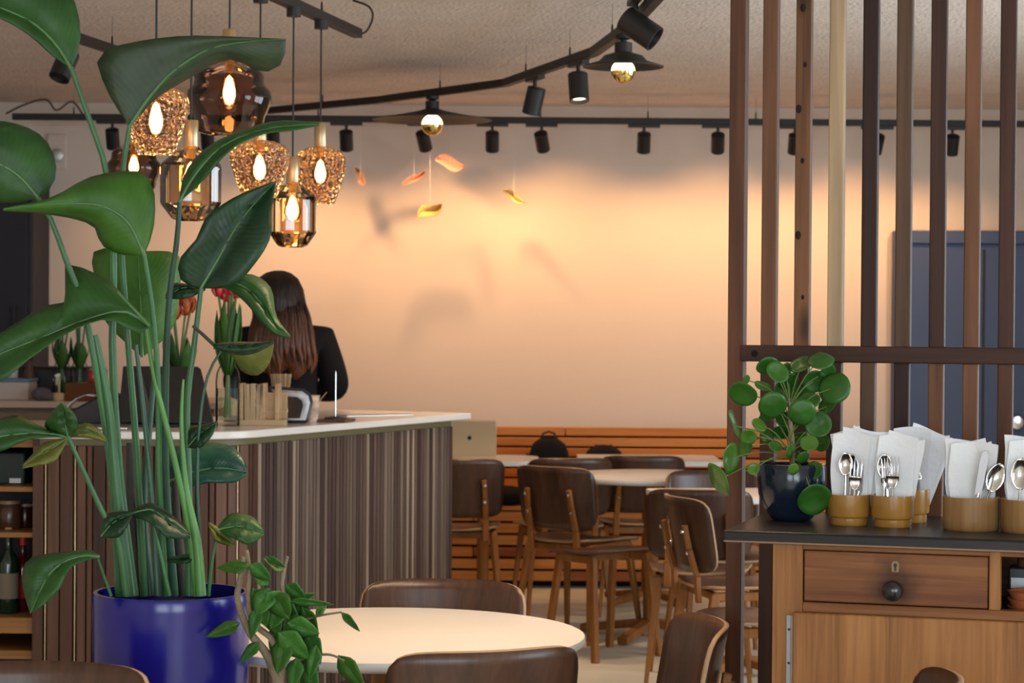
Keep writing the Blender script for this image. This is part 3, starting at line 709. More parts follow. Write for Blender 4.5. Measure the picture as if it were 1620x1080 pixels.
# ------------------------------------------------------------------ glass pendants
def pendant(px, trk, y_cap0, y_cap1, y_bot, width_px, kind, label, bulb_h=.115):
    Y = on_track(trk, px).y
    s_ = Y / F; zt = pix(px, y_cap0, Y).z; zc = pix(px, y_cap1, Y).z; zb = pix(px, y_bot, Y).z; x = pix(px, y_cap1, Y).x; r = width_px * s_ / 2
    t = thing('glass_pendant', label, 'pendant lamp', (x, Y, zb), group='glass pendants over the counter')
    H = zc - zb; tz = TZ - .016 - zb
    MB().tube([(0, 0, zt - zb), (0, 0, tz)], .0032, 6).build('cord', 'black', t)
    MB().lathe([(.024, tz - .03), (.024, tz), (0, tz)], 14).build('ceiling_cap', 'black', t)
    MB().lathe([(.0, H - .002), (.021, H - .002), (.022, H), (.022, zt - zb - .004), (.019, zt - zb), (0, zt - zb)], 20).build('brass_cap', 'brassb', t)
    if kind == 'tear': prof = [(.55, 0), (.60, .06), (.82, .36), (.97, .60), (1.0, .72), (.95, .83), (.78, .92), (.5, .98), (.24, 1.0)]; mat = 'pebble'; n = 40
    elif kind == 'facet': prof = [(.45, 0), (.62, .03), (.98, .22), (1.0, .25), (1.0, .72), (.96, .77), (.52, .93), (.3, .97), (.26, 1.0)]; mat = 'amber'; n = 18
    else: prof = [(.55, 0), (.74, .04), (.80, .08), (.83, .22), (.92, .34), (1.0, .46), (.98, .58), (.86, .66), (.82, .72), (.82, .80), (.72, .88), (.42, .97), (.3, 1.0)]; mat = 'smoke'; n = 44
    MB().openlathe([(a * r, b * H) for a, b in prof], n).build('glass_shade', mat, t, smooth=(12 if kind == 'facet' else 60), fix=False)
    bh = bulb_h * .95; zb0 = H - .004
    MB().lathe([(0, zb0), (.014, zb0), (.014, zb0 - .03), (0, zb0 - .03)], 14).build('lamp_holder', 'brass', t)
    bo = MB().lathe([(.012, zb0 - .03), (.016, zb0 - .045), (.028, zb0 - .03 - bh * .55), (.029, zb0 - .03 - bh * .7), (.02, zb0 - .03 - bh * .93), (0, zb0 - .03 - bh)], 18).build('bulb', 'bulbglass', t, smooth=60)
    MB().lathe([(0, zb0 - .04), (.009, zb0 - .05), (.018, zb0 - .03 - bh * .5), (.019, zb0 - .03 - bh * .68), (.011, zb0 - .03 - bh * .88), (0, zb0 - .03 - bh * .93)], 12).build('filament', 'flame', bo, smooth=60)
pendant(247, pt, 112, 136, 244, 106, 'tear', 'pebbled glass pendant half covered by the large dark leaf')
pendant(302, pt, 190, 232, 349, 97, 'facet', 'larger faceted amber glass pendant with brass cap, left of the cluster', .10)
pendant(363, pt, 46, 96, 213, 134, 'bowl', 'largest pendant, banded smoky glass under a brass cap', .115)
pendant(411, pt, 206, 222, 312, 96, 'tear', 'pebbled glass pendant in the middle of the cluster', .105)
pendant(463, pt, 248, 288, 391, 77, 'facet', 'smaller faceted amber glass pendant, lowest of the cluster', .105)
pendant(507, pt, 194, 232, 322, 83, 'tear', 'pebbled glass pendant at the right of the cluster', .105)
pendant(212, lt, 205, 228, 302, 86, 'bowl', 'small smoky glass pendant behind the stalks at left', .10)

# ------------------------------------------------------------------ paper mobile in front of the rear wall
def feather(px, py, w_px, h_px, ang, col, label, bend):
    Y = 12.45; c = pix(px, py, Y); L_ = w_px * Y / F; W = h_px * Y / F
    t = thing('paper_bird', label, 'mobile', c, group='paper birds hanging in front of the rear wall')
    vs = []; n = 10
    for i in range(n + 1):
        u = i / n; wd = W * (sin(pi * min(1, u * 1.02)) ** .7 + .04) * .5
        for k in (-1, 0, 1):
            vs.append((L_ * (u - .5), -.03 * abs(k) + bend * sin(pi * u) * .06, k * wd + .35 * W * sin(2 * pi * u) * .5))
    rot = Matrix.Rotation(R(ang), 4, 'Y')
    MB().add(vs, [(i * 3 + k, i * 3 + 3 + k, i * 3 + 4 + k, i * 3 + 1 + k) for i in range(n) for k in (0, 1)]).xf(rot).build('paper', plain('paper_' + label[:6], col, .8), t, solid=.001)
    MB().tube([(0, 0, 0), (0, 0, RZ - c.z)], .0007, 4).build('thread', 'white', t)
feather(712, 258, 48, 20, 12, (.74, .33, .25), 'coral paper bird, uppermost on the mobile', .5)
feather(655, 282, 46, 10, -32, (.48, .24, .18), 'rust red paper bird left of the coral one', 1)
feather(570, 280, 34, 12, 58, (.26, .16, .12), 'brown paper bird nearest the pendants', 1)
feather(680, 333, 44, 20, -28, (.80, .50, .16), 'yellow orange paper bird, lowest on the mobile', .5)
feather(813, 311, 40, 12, 28, (.60, .44, .18), 'olive yellow paper bird, rightmost on the mobile', 1)

# ------------------------------------------------------------------ things on the bar
def tulips(c, h, label, colr, n, spread, seed, blooms=True, leafy=6, hl=.7):
    rn = random.Random(seed); t = thing('tulip_bunch', label, 'flowers', c)
    for i in range(n):
        a = 2 * pi * i / n + rn.random(); r = spread * rn.uniform(.5, 1); tip = Vector((r * cos(a), r * .6 * sin(a), h * rn.uniform(.92, 1.02)))
        base = Vector((.012 * cos(a + 2), .012 * sin(a + 2), .012))
        st_ = MB().tube(catmull([base, Vector((0.006 * cos(a), .006 * sin(a), h * .5)), tip], 8), .0045, 6).build('stem', 'petiole' if blooms else 'stalk', t)
        if blooms:
            for k in range(5):
                b = 2 * pi * k / 5; f = MB(); vs = []
                for j in range(6):
                    u = j / 5; rr = (.006 + .022 * sin(pi * min(.94, u * .8 + .08)) * (1.0 if colr[3] < 1 else 1 + u * .8)); wd = .017 * sin(pi * (u * .85 + .1)) + .001
                    for q_ in (-1, 0, 1):
                        bb = b + q_ * wd / max(rr, .012) * .8; vs.append((tip.x + rr * cos(bb), tip.y + rr * sin(bb), tip.z - .004 + .055 * u * colr[3]))
                f.add(vs, [(j * 3 + q_, j * 3 + 3 + q_, j * 3 + 4 + q_, j * 3 + 1 + q_) for j in range(5) for q_ in (0, 1)])
                pm = bpy.data.materials.get('petal_' + str(seed))
                if pm is None:
                    pm, nt, b_ = nmat('petal_' + str(seed)); g = nt.nodes.new('ShaderNodeTexNoise'); g.inputs['Scale'].default_value = 50; tc = nt.nodes.new('ShaderNodeTexCoord'); nt.links.new(tc.outputs['Object'], g.inputs['Vector'])
                    rp = nt.nodes.new('ShaderNodeValToRGB'); rp.color_ramp.elements[0].position = .55; rp.color_ramp.elements[1].position = .8
                    rp.color_ramp.elements[0].color = rgba(colr[:3]); rp.color_ramp.elements[1].color = (.85, .35, .08, 1); nt.links.new(g.outputs['Fac'], rp.inputs[0]); nt.links.new(rp.outputs[0], b_.inputs['Base Color'])
                f.build('petal', pm, st_, solid=.001)
    for i in range(leafy):
        a = 2 * pi * i / leafy + rn.random() * .7; L_ = h * hl * rn.uniform(.8, 1.1); vs = []; z0 = h * .36
        for j in range(9):
            u = j / 8; rr = .012 + spread * (1.0 * u + .35 * sin(pi * u)); wd = .024 * sin(pi * (u * .9 + .08)); z = z0 + (L_) * u * (1 - .12 * u)
            for q_ in (-1, 0, 1): vs.append((rr * cos(a) - q_ * wd * sin(a), rr * .6 * sin(a) + q_ * wd * cos(a), z - abs(q_) * .004))
        MB().add(vs, [(j * 3 + q_, j * 3 + 3 + q_, j * 3 + 4 + q_, j * 3 + 1 + q_) for j in range(8) for q_ in (0, 1)]).build('leaf', 'leafB' if i % 2 else 'leafA', t, solid=.0012)
    return t
def vase(c, r, h, label, sq=False, neck=.5):
    t = thing('glass_vase', label, 'vase', c)
    n = 4 if sq else 20; rr = r * (1.25 if sq else 1)
    prof = [(0, .0), (rr * .96, 0), (rr, .006), (rr, h * .62), (rr * .9, h * .72), (rr * neck, h * .86), (rr * neck * .92, h * .97), (rr * neck, h)]
    o = MB().openlathe([(a, b) for a, b in prof], 24, (0, 0, 0)).build('glass', 'glass', t, fix=False)
    MB().lathe([(0, .0), (rr * .9, 0), (rr * .9, .012), (0, .016)], 20).build('base', 'glass', t)
    MB().lathe([(0, .017), (rr * .93, .017), (rr * .93, h * .5), (0, h * .5)], 20).build('water', thinglass('water_' + label[:5], (.86, .90, .82), .15), t)
p = pixz(360, 673, CT); vase((p.x, p.y, CT), .045, .275, 'clear glass bottle vase with red tulips on the bar', neck=.48)
tulips((p.x, p.y, CT + .018), .475, 'bunch of red tulips in the clear bottle vase on the bar', (.62, .03, .06, .98), 6, .036, 3, leafy=8, hl=.6)
p = pix(292, 640, 9.35); vase((p.x, 9.2, CT), .042, .24, 'clear jar behind the black tablet holding faded tulips', neck=.8)
p2 = pix(296, 640, 9.2); tulips((p.x, 9.2, CT + .018), .40, 'faded orange tulips in the jar behind the black tablet', (.5, .10, .03, 1.35), 5, .055, 5, leafy=6, hl=.5)
for px, lb in ((98, 'left of the two slim vases of stems on the rear bar counter'), (126, 'right of the two slim vases of stems on the rear bar counter')):
    p = pix(px, 625, 10.9); vase((p.x, 10.9, 1.05), .04, .22, 'glass vase, ' + lb, neck=.6)
    tulips((p.x, 10.9, 1.068), .36, 'green stems in the ' + lb.replace('vases of stems', 'vases'), (.5, .1, .03, 1), 4, .035, px, blooms=False, leafy=4, hl=.5)

# organiser with sticks and sachets
birch = wood('birch', (.40, .26, .13), (.52, .35, .19), (.6, .43, .25), 'X', 1, .5)
pa = pixz(378, 673, CT); pb = pixz(452, 673, CT); og = thing('counter_organiser', 'light wooden organiser with upright pegs beside the bottle vase', 'organiser', ((pa.x + pb.x) / 2, pa.y + .03, CT))
L_ = pb.x - pa.x; 
MB().box(-L_ / 2, L_ / 2, -.03, .06, 0, .022).build('base', birch, og, bev=.002)
for fx in (-.46, .02, .32): MB().box(L_ * fx - .008, L_ * fx + .008, -.028, -.012, .022, .155).build('peg', birch, og, bev=.002); MB().box(L_ * fx - .008, L_ * fx + .008, .042, .058, .022, .155).build('peg', birch, og, bev=.002)
MB().box(-L_ / 2, L_ / 2, .05, .06, .022, .12).build('back_panel', birch, og, bev=.002)
ox, oy = og.location.x, og.location.y
nap = plain('brown_napkin', (.55, .40, .24), .9)
for i in range(9):
    o = MB().box(-.0028, .0028, 0, .07, 0, .13).build('paper_napkin', nap); o.location = (ox - L_ * .36 + i * .0068, oy - .028, CT + .022); o.rotation_euler = (0, R(random.uniform(-2, 2) + (i - 4) * .5), 0)
    tag(o, 'upright brown paper napkin filed in the wooden organiser', 'napkin', 'brown napkins in the organiser')
for i in range(3):
    o = MB().box(-.002, .002, 0, .05, 0, .135).build('white_card', 'paper'); o.location = (ox - L_ * .06 + i * .006, oy - .02, CT + .022); o.rotation_euler = (0, R(-14), 0)
    tag(o, 'leaning white card in the wooden organiser', 'card', 'white cards in the organiser')
# cup of stirrers
p = pix(441, 640, 8.95); cx_, cy_ = p.x, 8.95
t = thing('stirrer_cup', 'clear cup packed with wooden stirrers behind the card terminal', 'cup', (cx_, cy_, CT))
MB().openlathe([(0, 0), (.036, 0), (.046, .11)], 20).build('cup', thinglass('plastic_cup', (.8, .78, .75), .3, .15), t, fix=False)
sp0 = None
for i in range(34):
    a = i * 2.4; r = .034 * sqrt((i + .5) / 34); 
    if sp0 is None:
        sp0 = MB().box(-.0035, .0035, -.001, .001, 0, .175).build('wooden_stirrer', birch); o = sp0
    else: o = inst(sp0, None, (0, 0, 0))
    o.location = (cx_ + r * cos(a), cy_ + r * sin(a), CT + .004); o.rotation_euler = (-.3 * r / .034 * sin(a) * .5, .28 * r / .034 * cos(a) * .5, a)
    tag(o, 'thin wooden stirrer standing in the clear cup behind the card terminal', 'stirrer', 'wooden stirrers in the cup')
# card terminal
p = pixz(455, 672, CT); ctm = thing('card_terminal', 'dark card terminal with a pale curved frame on the bar', 'terminal', (p.x + .008, p.y + .045, CT + .0145), R(8)); ctm.scale = (1.15, 1.15, 1.15)
def arch(w_, h_, r_):
    return [(-w_ / 2, 0), (w_ * .38, 0), (w_ * .5, h_ * .55), (w_ * .46, h_ * .78), (w_ * .30, h_ * .93), (-w_ / 2, h_)]
lean = Matrix.Rotation(R(90 - 20), 4, 'X')
b1 = MB().prism(arch(.145, .12, .03), -.035, 0).xf(lean).build('housing', plain('terminal_navy', (.02, .022, .035), .35), ctm, bev=.006)
b1.location.y = -.0
f1 = MB(); P_ = arch(.125, .105, .03); Q_ = arch(.095, .078, .03); n = len(P_)
f1.add([(a, b, 0.004) for a, b in P_] + [(a - .008, b + .006, .004) for a, b in Q_] , [(i, (i + 1) % n, n + (i + 1) % n, n + i) for i in range(n) if i != n - 1])
f1.xf(lean).build('pale_frame', plain('terminal_grey', (.55, .57, .6), .35), ctm, solid=.004)
MB().prism([(a - .008, b + .006) for a, b in Q_], .0, .003).xf(lean).build('screen', plain('terminal_screen', (.01, .012, .016), .15), ctm)
for i in range(5): MB().box(-.012 + i * .008, -.008 + i * .008, .092, .098, .006, .008).xf(lean).build('indicator_light', 'zinc', ctm)
for i in range(3): MB().tube([(-.035 + .008 * (i + 1) * cos(a), .035 + .008 * (i + 1) * sin(a), .004) for a in [R(-45 + 15 * k) for k in range(7)]], .0012, 4).xf(lean).build('contactless_mark', 'zinc', ctm)
# paper cup with print and stick
p = pixz(491, 668, CT); pc = thing('paper_cup', 'printed paper cup with a straw right of the card terminal', 'cup', (p.x, p.y + .03, CT))
MB().lathe([(0, 0), (.026, 0), (.033, .10), (.034, .103), (.031, .103), (.025, .006), (0, .006)], 20).build('cup', plain('cup_print', (.6, .42, .3), .6, var=.5, bscale=300), pc)
MB().bar((-.01, 0, .03), (.06, -.01, .115), .004, .003).build('straw', birch, pc)
# receipt spindle on a wooden block
pa = pixz(501, 675, CT); pb = pixz(545, 668, CT)
o = MB().box(-.055, .055, -.06, .10, 0, .012).build('wooden_block', WAL[2], bev=.003); o.location = ((pa.x + pb.x) / 2, pb.y + .04, CT); o.rotation_euler = (0, 0, R(-10)); tag(o, 'flat walnut board on the bar under the receipt spindle', 'board')
rs = thing('receipt_spindle', 'thin metal receipt spindle standing on the walnut board', 'spindle', (o.location.x, o.location.y, CT + .0125))
MB().lathe([(0, 0), (.042, 0), (.042, .004), (.01, .009), (0, .009)], 20).build('base', 'black', rs)
MB().tube([(0, 0, .006), (0, 0, .17), (0, 0, .186)], [.0026, .0024, .0005], 8).build('spike', 'steel', rs)
p = pixz(600, 657, CT); o = MB().box(-.16, .16, -.05, .05, 0, .004).build('metal_tray', 'zinc', bev=.001); o.location = (p.x - .02, p.y + .0, CT); o.rotation_euler = (0, 0, R(35)); tag(o, 'flat grey metal strip inset near the tip of the worktop', 'tray')
# tablet till
tb = thing('tablet_till', 'black tablet till leaning on its stand behind the stalks', 'till', (X(262, 8.35, 650), 8.35, CT))
a1 = [(-.13, 0), (.175, 0), (.11, .19), (-.13, .19)]
MB().prism([(-.17, 0), (.18, 0), (.12, .21), (.108, .218), (-.165, .218)], -.012, .004).xf(Matrix.Translation((0, -.02, .012)) @ Matrix.Rotation(R(70), 4, 'X')).build('tablet', plain('tablet_black', (.012, .011, .012), .4), tb, bev=.004)
MB().bar((-.1, .02, .19), (-.04, -.08, .008), .02, .006).build('stand_bar', plain('stand_dark', (.05, .045, .045), .4), tb)
MB().box(-.14, .14, -.08, .12, 0, .01).build('stand_base', 'black', tb, bev=.003)
bb = thing('receipt_printer', 'black receipt printer with curling paper left of the tablet till', 'printer', (X(160, 8.5, 650), 8.5, CT))
MB().prism([(-.1, 0), (.09, 0), (.09, .11), (.02, .115), (-.1, .05)], -.08, .08).xf(Matrix.Rotation(R(90), 4, 'X')).build('body', 'black', bb, bev=.008)
MB().add([(x, y, z) for (x, z) in ((-.02, .104), (-.05, .108), (-.085, .095), (-.115, .07), (-.125, .05)) for y in (-.05, .05)], [(2 * i, 2 * i + 2, 2 * i + 3, 2 * i + 1) for i in range(4)]).build('paper_roll_end', 'paper', bb, solid=.001)
p = pixz(190, 672, CT); o = MB().box(-.12, .12, -.09, .09, 0, .012).build('closed_laptop', 'zinc', bev=.004); o.location = (p.x - .03, 8.13, CT); tag(o, 'closed silver laptop lying on the bar in front of the printer', 'laptop')
MB().box(-.118, .118, -.088, .088, .012, .0135).build('lid_inset', plain('lap_dark', (.1, .1, .1), .4), o)
p = pixz(45, 672, CT); o = MB().tube([(-.04, 0, .006), (0, .01, .008), (.05, .005, .006)], [.005, .007, .004], 8).build('pen', 'black'); o.location = (p.x, 8.25, CT); tag(o, 'dark pen lying near the left end of the bar', 'pen')
MB().tube([(.05, .005, .006), (.062, .004, .005)], [.003, .001], 6).build('tip', 'steel', o)
# things on the rear bar counter
p = pix(20, 632, 10.8)
wb = thing('storage_box', 'pale box with a blue lid on the rear bar counter', 'box', (p.x, 10.85, 1.05))
MB().box(-.14, .085, -.1, .1, 0, .085).build('body', plain('box_pale', (.55, .48, .42), .6), wb, bev=.006); MB().box(-.145, .09, -.105, .105, .085, .1).build('lid', plain('box_lid', (.12, .22, .32), .5), wb, bev=.004)
p = pix(46, 578, 10.85); tc_ = thing('pepper_mill', 'dark wooden pepper mill on the blue-lidded box', 'mill', (p.x, 10.85, 1.1505))
MB().lathe([(0, 0), (.026, 0), (.022, .03), (.016, .06), (.02, .085), (0, .09)], 16).build('body', WAL[0], tc_); MB().lathe([(.018, .088), (.026, .11), (.02, .14), (0, .148)], 16).build('head', plain('mill_dark', (.05, .02, .02), .4), tc_)
p = pix(20, 600, 10.88); o = jar('white_jar', (p.x, 10.88, 1.1505), .026, .06, (.55, .53, .5), 'small pale jar on the blue-lidded box left of the mill', 'jar', (.4, .4, .4))
p = pix(100, 610, 11.1); cm = thing('coffee_machine', 'low black coffee machine at the back of the rear bar counter', 'coffee machine', (p.x - .05, 11.13, 1.05))
MB().box(-.15, .24, -.1, .12, 0, .15).build('body', 'black', cm, bev=.02); MB().lathe([(.03, -.14), (.03, -.1), (0, -.1)], 14).xf(Matrix.Translation((.05, 0, .09)) @ Matrix.Rotation(R(90), 4, 'X') @ Matrix.Translation((0, 0, .23))).build('brew_head', 'steel', cm)
p = pix(92, 632, 10.68); o = MB().lathe([(0, 0), (.03, .0), (.036, .02), (.03, .036), (0, .042)], 18).build('wooden_scoop', plain('scoop', (.62, .42, .2), .5)); o.location = (p.x, 10.70, 1.05); tag(o, 'pale round wooden brush with upright handle on the rear bar counter', 'brush')
MB().tube([(0, 0, .04), (.001, 0, .1)], [.006, .005], 8).build('handle', plain('scoop_handle', (.6, .45, .32), .5), o)
p = pix(130, 632, 10.7); o = MB().box(-.075, .075, -.05, .05, 0, .085).build('cardboard_box', plain('card_brown', (.16, .06, .025), .8), bev=.003); o.location = (p.x, 10.72, 1.05); tag(o, 'brown cardboard box on the rear bar counter beside the vases', 'box')
MB().box(-.02, .02, -.051, .051, .0845, .0865).build('tape', plain('tape', (.25, .12, .05), .4), o)
p = pix(148, 605, 10.74); jar('red_jar', (p.x, 10.73, 1.1375), .022, .065, (.45, .03, .015), 'small red jar on the brown cardboard box', 'jar', (.4, .3, .25))
p = pix(64, 630, 10.66); o = thing('folded_cloth', 'crumpled grey cloth beside the pale box on the rear bar counter', 'cloth', (p.x, 10.69, 1.05))
jm = MB(); jm.sphere((0, 0, .03), .045, 16, 8, (1.1, .9, .75)); jm.sphere((.03, -.01, .022), .03, 14, 8, (1, .9, .8)); jm.build('cloth', plain('cloth_grey', (.13, .11, .12), .9, bump=.5, bscale=60), o)

# ------------------------------------------------------------------ person behind the bar
pr_x = pix(450, 560, 10.12).x
per = thing('person', 'person with long brown hair and black top, back turned, behind the bar', 'person', (pr_x, 10.14, 0))
def skin(name, verts, edges, rads, mat, root=0, sub=2):
    me = bpy.data.meshes.new(name); me.from_pydata(verts, edges, []); o = bpy.data.objects.new(name, me); COL.objects.link(o); o.parent = per
    md = o.modifiers.new('skin', 'SKIN'); md.use_smooth_shade = True
    for i, r in enumerate(rads): me.skin_vertices[0].data[i].radius = r if hasattr(r, '__len__') else (r, r)
    me.skin_vertices[0].data[root].use_root = True
    sb = o.modifiers.new('sub', 'SUBSURF'); sb.levels = sub; sb.render_levels = sub; me.materials.append(mat); return o
skinm = plain('skin', (.52, .27, .17), .5)
V = [(0, 0, .95), (0, .0, 1.08), (0, .02, 1.22), (0, .035, 1.34), (-.01, .06, 1.42), (-.025, .085, 1.50), (-.03, .10, 1.58)]
Rr_ = [(.15, .11), (.125, .095), (.14, .10), (.11, .085), (.05, .05), (.085, .095), (.075, .09)]
E = [(i, i + 1) for i in range(6)]
def limb(start, pts, rs):
    global V, Rr_, E
    prev = start
    for p_, r_ in zip(pts, rs): V.append(p_); Rr_.append((r_, r_)); E.append((prev, len(V) - 1)); prev = len(V) - 1
    return prev
hands = []
for sx in (-1, 1):
    limb(0, [(sx * .09, 0, .88), (sx * .10, -.01, .50), (sx * .105, .02, .09), (sx * .115, -.12 * -1, .04)], [.085, .058, .042, .035])
    wr = limb(3, [(sx * .165, .03, 1.345), (sx * .215, .04, 1.13), (sx * .12, .27, 1.12), (sx * .09, .34, 1.12)], [.058, .047, .034, .03])
    for k in range(5):
        dx = (-.03 + .015 * k) if k else -sx * .035
        ln = (.04, .065, .075, .07, .055)[k]
        limb(wr, [(sx * .09 + dx, .37 if k else .35, 1.115), (sx * .09 + dx * 1.15, .37 + ln * .6 if k else .375, 1.10), (sx * .09 + dx * 1.15, .37 + ln if k else .40, 1.08)], [.010, .0085, .0075])
skin('body', V, E, Rr_, skinm)
# top and trousers as clothing over the body
blk = plain('black_top', (.007, .006, .007), .9, bump=.2, bscale=120)
TV = [(0, 0, .93), (0, 0, 1.08), (0, .02, 1.22), (0, .035, 1.345), (-.005, .05, 1.40)]
TR = [(.175, .13), (.15, .118), (.165, .125), (.125, .105), (.065, .065)]
TE = [(0, 1), (1, 2), (2, 3), (3, 4)]
for sx in (-1, 1):
    b = len(TV); TV += [(sx * .165, .03, 1.345), (sx * .228, .035, 1.13), (sx * .13, .25, 1.115)]; TR += [(.078, .078), (.066, .07), (.05, .05)]; TE += [(3, b), (b, b + 1), (b + 1, b + 2)]
skin('black_top', TV, TE, TR, blk)
QV = [(0, 0, .98), (0, 0, .90)]; QE = [(0, 1)]; QR = [(.165, .125), (.165, .125)]
for sx in (-1, 1):
    b = len(QV); QV += [(sx * .095, 0, .82), (sx * .10, -.005, .5), (sx * .105, .02, .08)]; QR += [(.10, .10), (.075, .075), (.06, .06)]; QE += [(1, b), (b, b + 1), (b + 1, b + 2)]
skin('trousers', QV, QE, QR, plain('trousers', (.02, .02, .03), .8))
for sx in (-1, 1):
    sh = MB(); sh.sphere((sx * .115, .07, .045), .05, 14, 8, (.9, 2.6, .9)); sh.build('shoe', 'black', per)
# face details (turned away from the camera)
fc = MB(); fc.sphere((-.03, .188, 1.525), .014, 10, 8, (.8, 1.2, 1.4)); fc.build('nose', skinm, per)
for sx in (-1, 1):
    MB().sphere((-.03 + sx * .032, .168, 1.555), .011, 10, 8, (1.2, .6, .7)).build('eye', 'black', per); MB().sphere((-.03 + sx * .085, .09, 1.54), .02, 10, 8, (.4, .8, 1.3)).build('ear', skinm, per)
MB().sphere((-.03, .172, 1.485), .022, 10, 6, (1.1, .4, .35)).build('mouth', plain('lips', (.4, .13, .1), .5), per)
# hair: cap, long fall and separate locks
hm, nt, hb = nmat('hair_brown'); tc = nt.nodes.new('ShaderNodeTexCoord'); sx3 = nt.nodes.new('ShaderNodeSeparateXYZ'); nt.links.new(tc.outputs['Object'], sx3.inputs[0])
nz = nt.nodes.new('ShaderNodeTexNoise'); nz.inputs['Scale'].default_value = 1; nz.inputs['Detail'].default_value = 4; mp = nt.nodes.new('ShaderNodeMapping'); mp.inputs['Scale'].default_value = (90, 90, 5); nt.links.new(tc.outputs['Object'], mp.inputs[0]); nt.links.new(mp.outputs[0], nz.inputs['Vector'])
mr = nt.nodes.new('ShaderNodeMapRange'); mr.inputs[1].default_value = 1.50; mr.inputs[2].default_value = 1.24; nt.links.new(sx3.outputs[2], mr.inputs[0])
ml = nt.nodes.new('ShaderNodeMath'); ml.operation = 'MULTIPLY'; nt.links.new(mr.outputs[0], ml.inputs[0]); nt.links.new(nz.outputs['Fac'], ml.inputs[1])
rp = nt.nodes.new('ShaderNodeValToRGB'); rp.color_ramp.elements[0].color = (.010, .004, .003, 1); rp.color_ramp.elements[1].color = (.20, .065, .022, 1); rp.color_ramp.elements[1].position = .7; nt.links.new(ml.outputs[0], rp.inputs[0]); nt.links.new(rp.outputs[0], hb.inputs['Base Color']); hb.inputs['Roughness'].default_value = .42
bp = nt.nodes.new('ShaderNodeBump'); bp.inputs['Strength'].default_value = .6; bp.inputs['Distance'].default_value = .01; nt.links.new(nz.outputs['Fac'], bp.inputs['Height']); nt.links.new(bp.outputs[0], hb.inputs['Normal'])
secs = [(1.655, -.035, .02, .06, .02), (1.645, -.036, .055, .055, .06), (1.62, -.036, .088, .05, .10), (1.57, -.034, .112, .035, .125), (1.51, -.028, .118, .02, .12), (1.45, -.018, .124, .0, .10), (1.38, -.012, .146, -.035, .085), (1.32, -.008, .152, -.055, .075), (1.26, .0, .146, -.06, .065), (1.215, .01, .11, -.06, .05), (1.19, .02, .05, -.06, .03)]
hmh = MB(); n = 36
for (z, cx, rx, cy, ry) in secs:
    for i in range(n):
        a = 2 * pi * i / n; k = 1 + .035 * sin(9 * a + z * 6) + .02 * sin(17 * a)
        hmh.v.append(Vector((cx + rx * k * cos(a), cy + ry * k * sin(a), z - (.03 * sin(5 * a) if z < 1.27 else 0))))
for j in range(len(secs) - 1):
    for i in range(n): a, b = j * n + i, j * n + (i + 1) % n; hmh.f.append([a, b, b + n, a + n])
hmh.f += [list(range(n))[::-1], [(len(secs) - 1) * n + i for i in range(n)]]
hair = hmh.build('hair', hm, per, smooth=80)
for i in range(22):
    x0 = -.12 + .235 * i / 21 + random.uniform(-.008, .008); sw = random.uniform(-.015, .02); zb = random.uniform(1.17, 1.28) if i < 16 else random.uniform(1.19, 1.26)
    yo = -.085 - .045 * cos((x0) / .13 * 1.3)
    MB().tube(catmull([(x0 * .75, yo + .06, 1.52), (x0 * .95 + .002, yo + .015, 1.42), (x0 * 1.08 + sw * .3, yo - .005, 1.34), (x0 * 1.05 + sw + .01, yo - .005, 1.27), (x0 * .95 + sw * 1.4 + .015, yo, zb)], 14), [.003 + .0035 * k if k < 4 else (.0145 if k < 10 else .0145 * (13.5 - k) / 3.6) for k in range(14)], 7).build('hair_lock', hm, per, smooth=80)

# ------------------------------------------------------------------ oak cabinet and slatted screen
CAB_H = 1.018; YAW = R(-17)
O_ = pixz(1143, 838, CAB_H)
CU = Vector((cos(YAW), sin(YAW), 0)); CV = Vector((-sin(YAW), cos(YAW), 0))
def loc_front(px, py, v):
    r = ray(px, py); o0 = EYE - Vector((O_.x, O_.y, 0))
    t = (v - o0.dot(CV)) / r.dot(CV); q = o0 + r * t; return q.dot(CU), q.z
def cabw(u, v, z): return Vector((O_.x, O_.y, 0)) + CU * u + CV * v + Vector((0, 0, z))
DEP = .50
cab = thing('oak_cabinet', 'old oak cabinet with dark top, one drawer and a wide door', 'cabinet', (O_.x, O_.y, 0), YAW)
UW = 1.15
tp = MB().box(0, UW, 0, DEP, CAB_H - .026, CAB_H).build('dark_top', 'cabtop', cab, bev=.005)
MB().box(.003, UW - .003, -.0006, .002, CAB_H - .0245, CAB_H - .021).build('worn_edge', plain('worn_edge', (.25, .14, .07), .6), tp)
fv = .035                                          # plane of the cabinet front
ul, _ = loc_front(1222, 900, fv); ur = UW - .08
u_st, zdt = loc_front(1270, 869, fv); u_dr, _ = loc_front(1565, 880, fv); u_ni, _ = loc_front(1583, 880, fv)
_, zdb = loc_front(1272, 952, fv); _, zrb = loc_front(1260, 966, fv)
_, zt0 = loc_front(1272, 855, fv)
zt0 = CAB_H - .026
MB().box(ul, u_st, fv, fv + .03, .0, zt0).build('stile', 'cabinet', cab, bev=.002)
MB().box(u_dr, u_ni, fv, fv + .03, zdb, zdt + .012).build('stile', 'cabinet', cab, bev=.002)
MB().box(ur - .05, ur, fv, fv + .03, .0, zt0).build('stile', 'cabinet', cab, bev=.002)
MB().box(u_st, ur - .05, fv + .001, fv + .03, zdt, zt0).build('rail', 'cabinetx', cab, bev=.002)
MB().box(u_st, ur - .05, fv + .001, fv + .03, zrb - .002, zdb).build('rail', 'cabinetx', cab, bev=.002)
MB().box(ul, ul + .02, fv + .03, DEP - .02, .0, zt0).build('side_panel', 'cabinet', cab)
MB().box(ur - .02, ur, fv + .03, DEP - .02, .0, zt0).build('side_panel', 'cabinet', cab)
MB().box(ul + .02, ur - .02, DEP - .04, DEP - .025, .05, zt0).build('back_panel', 'cabinetx', cab)
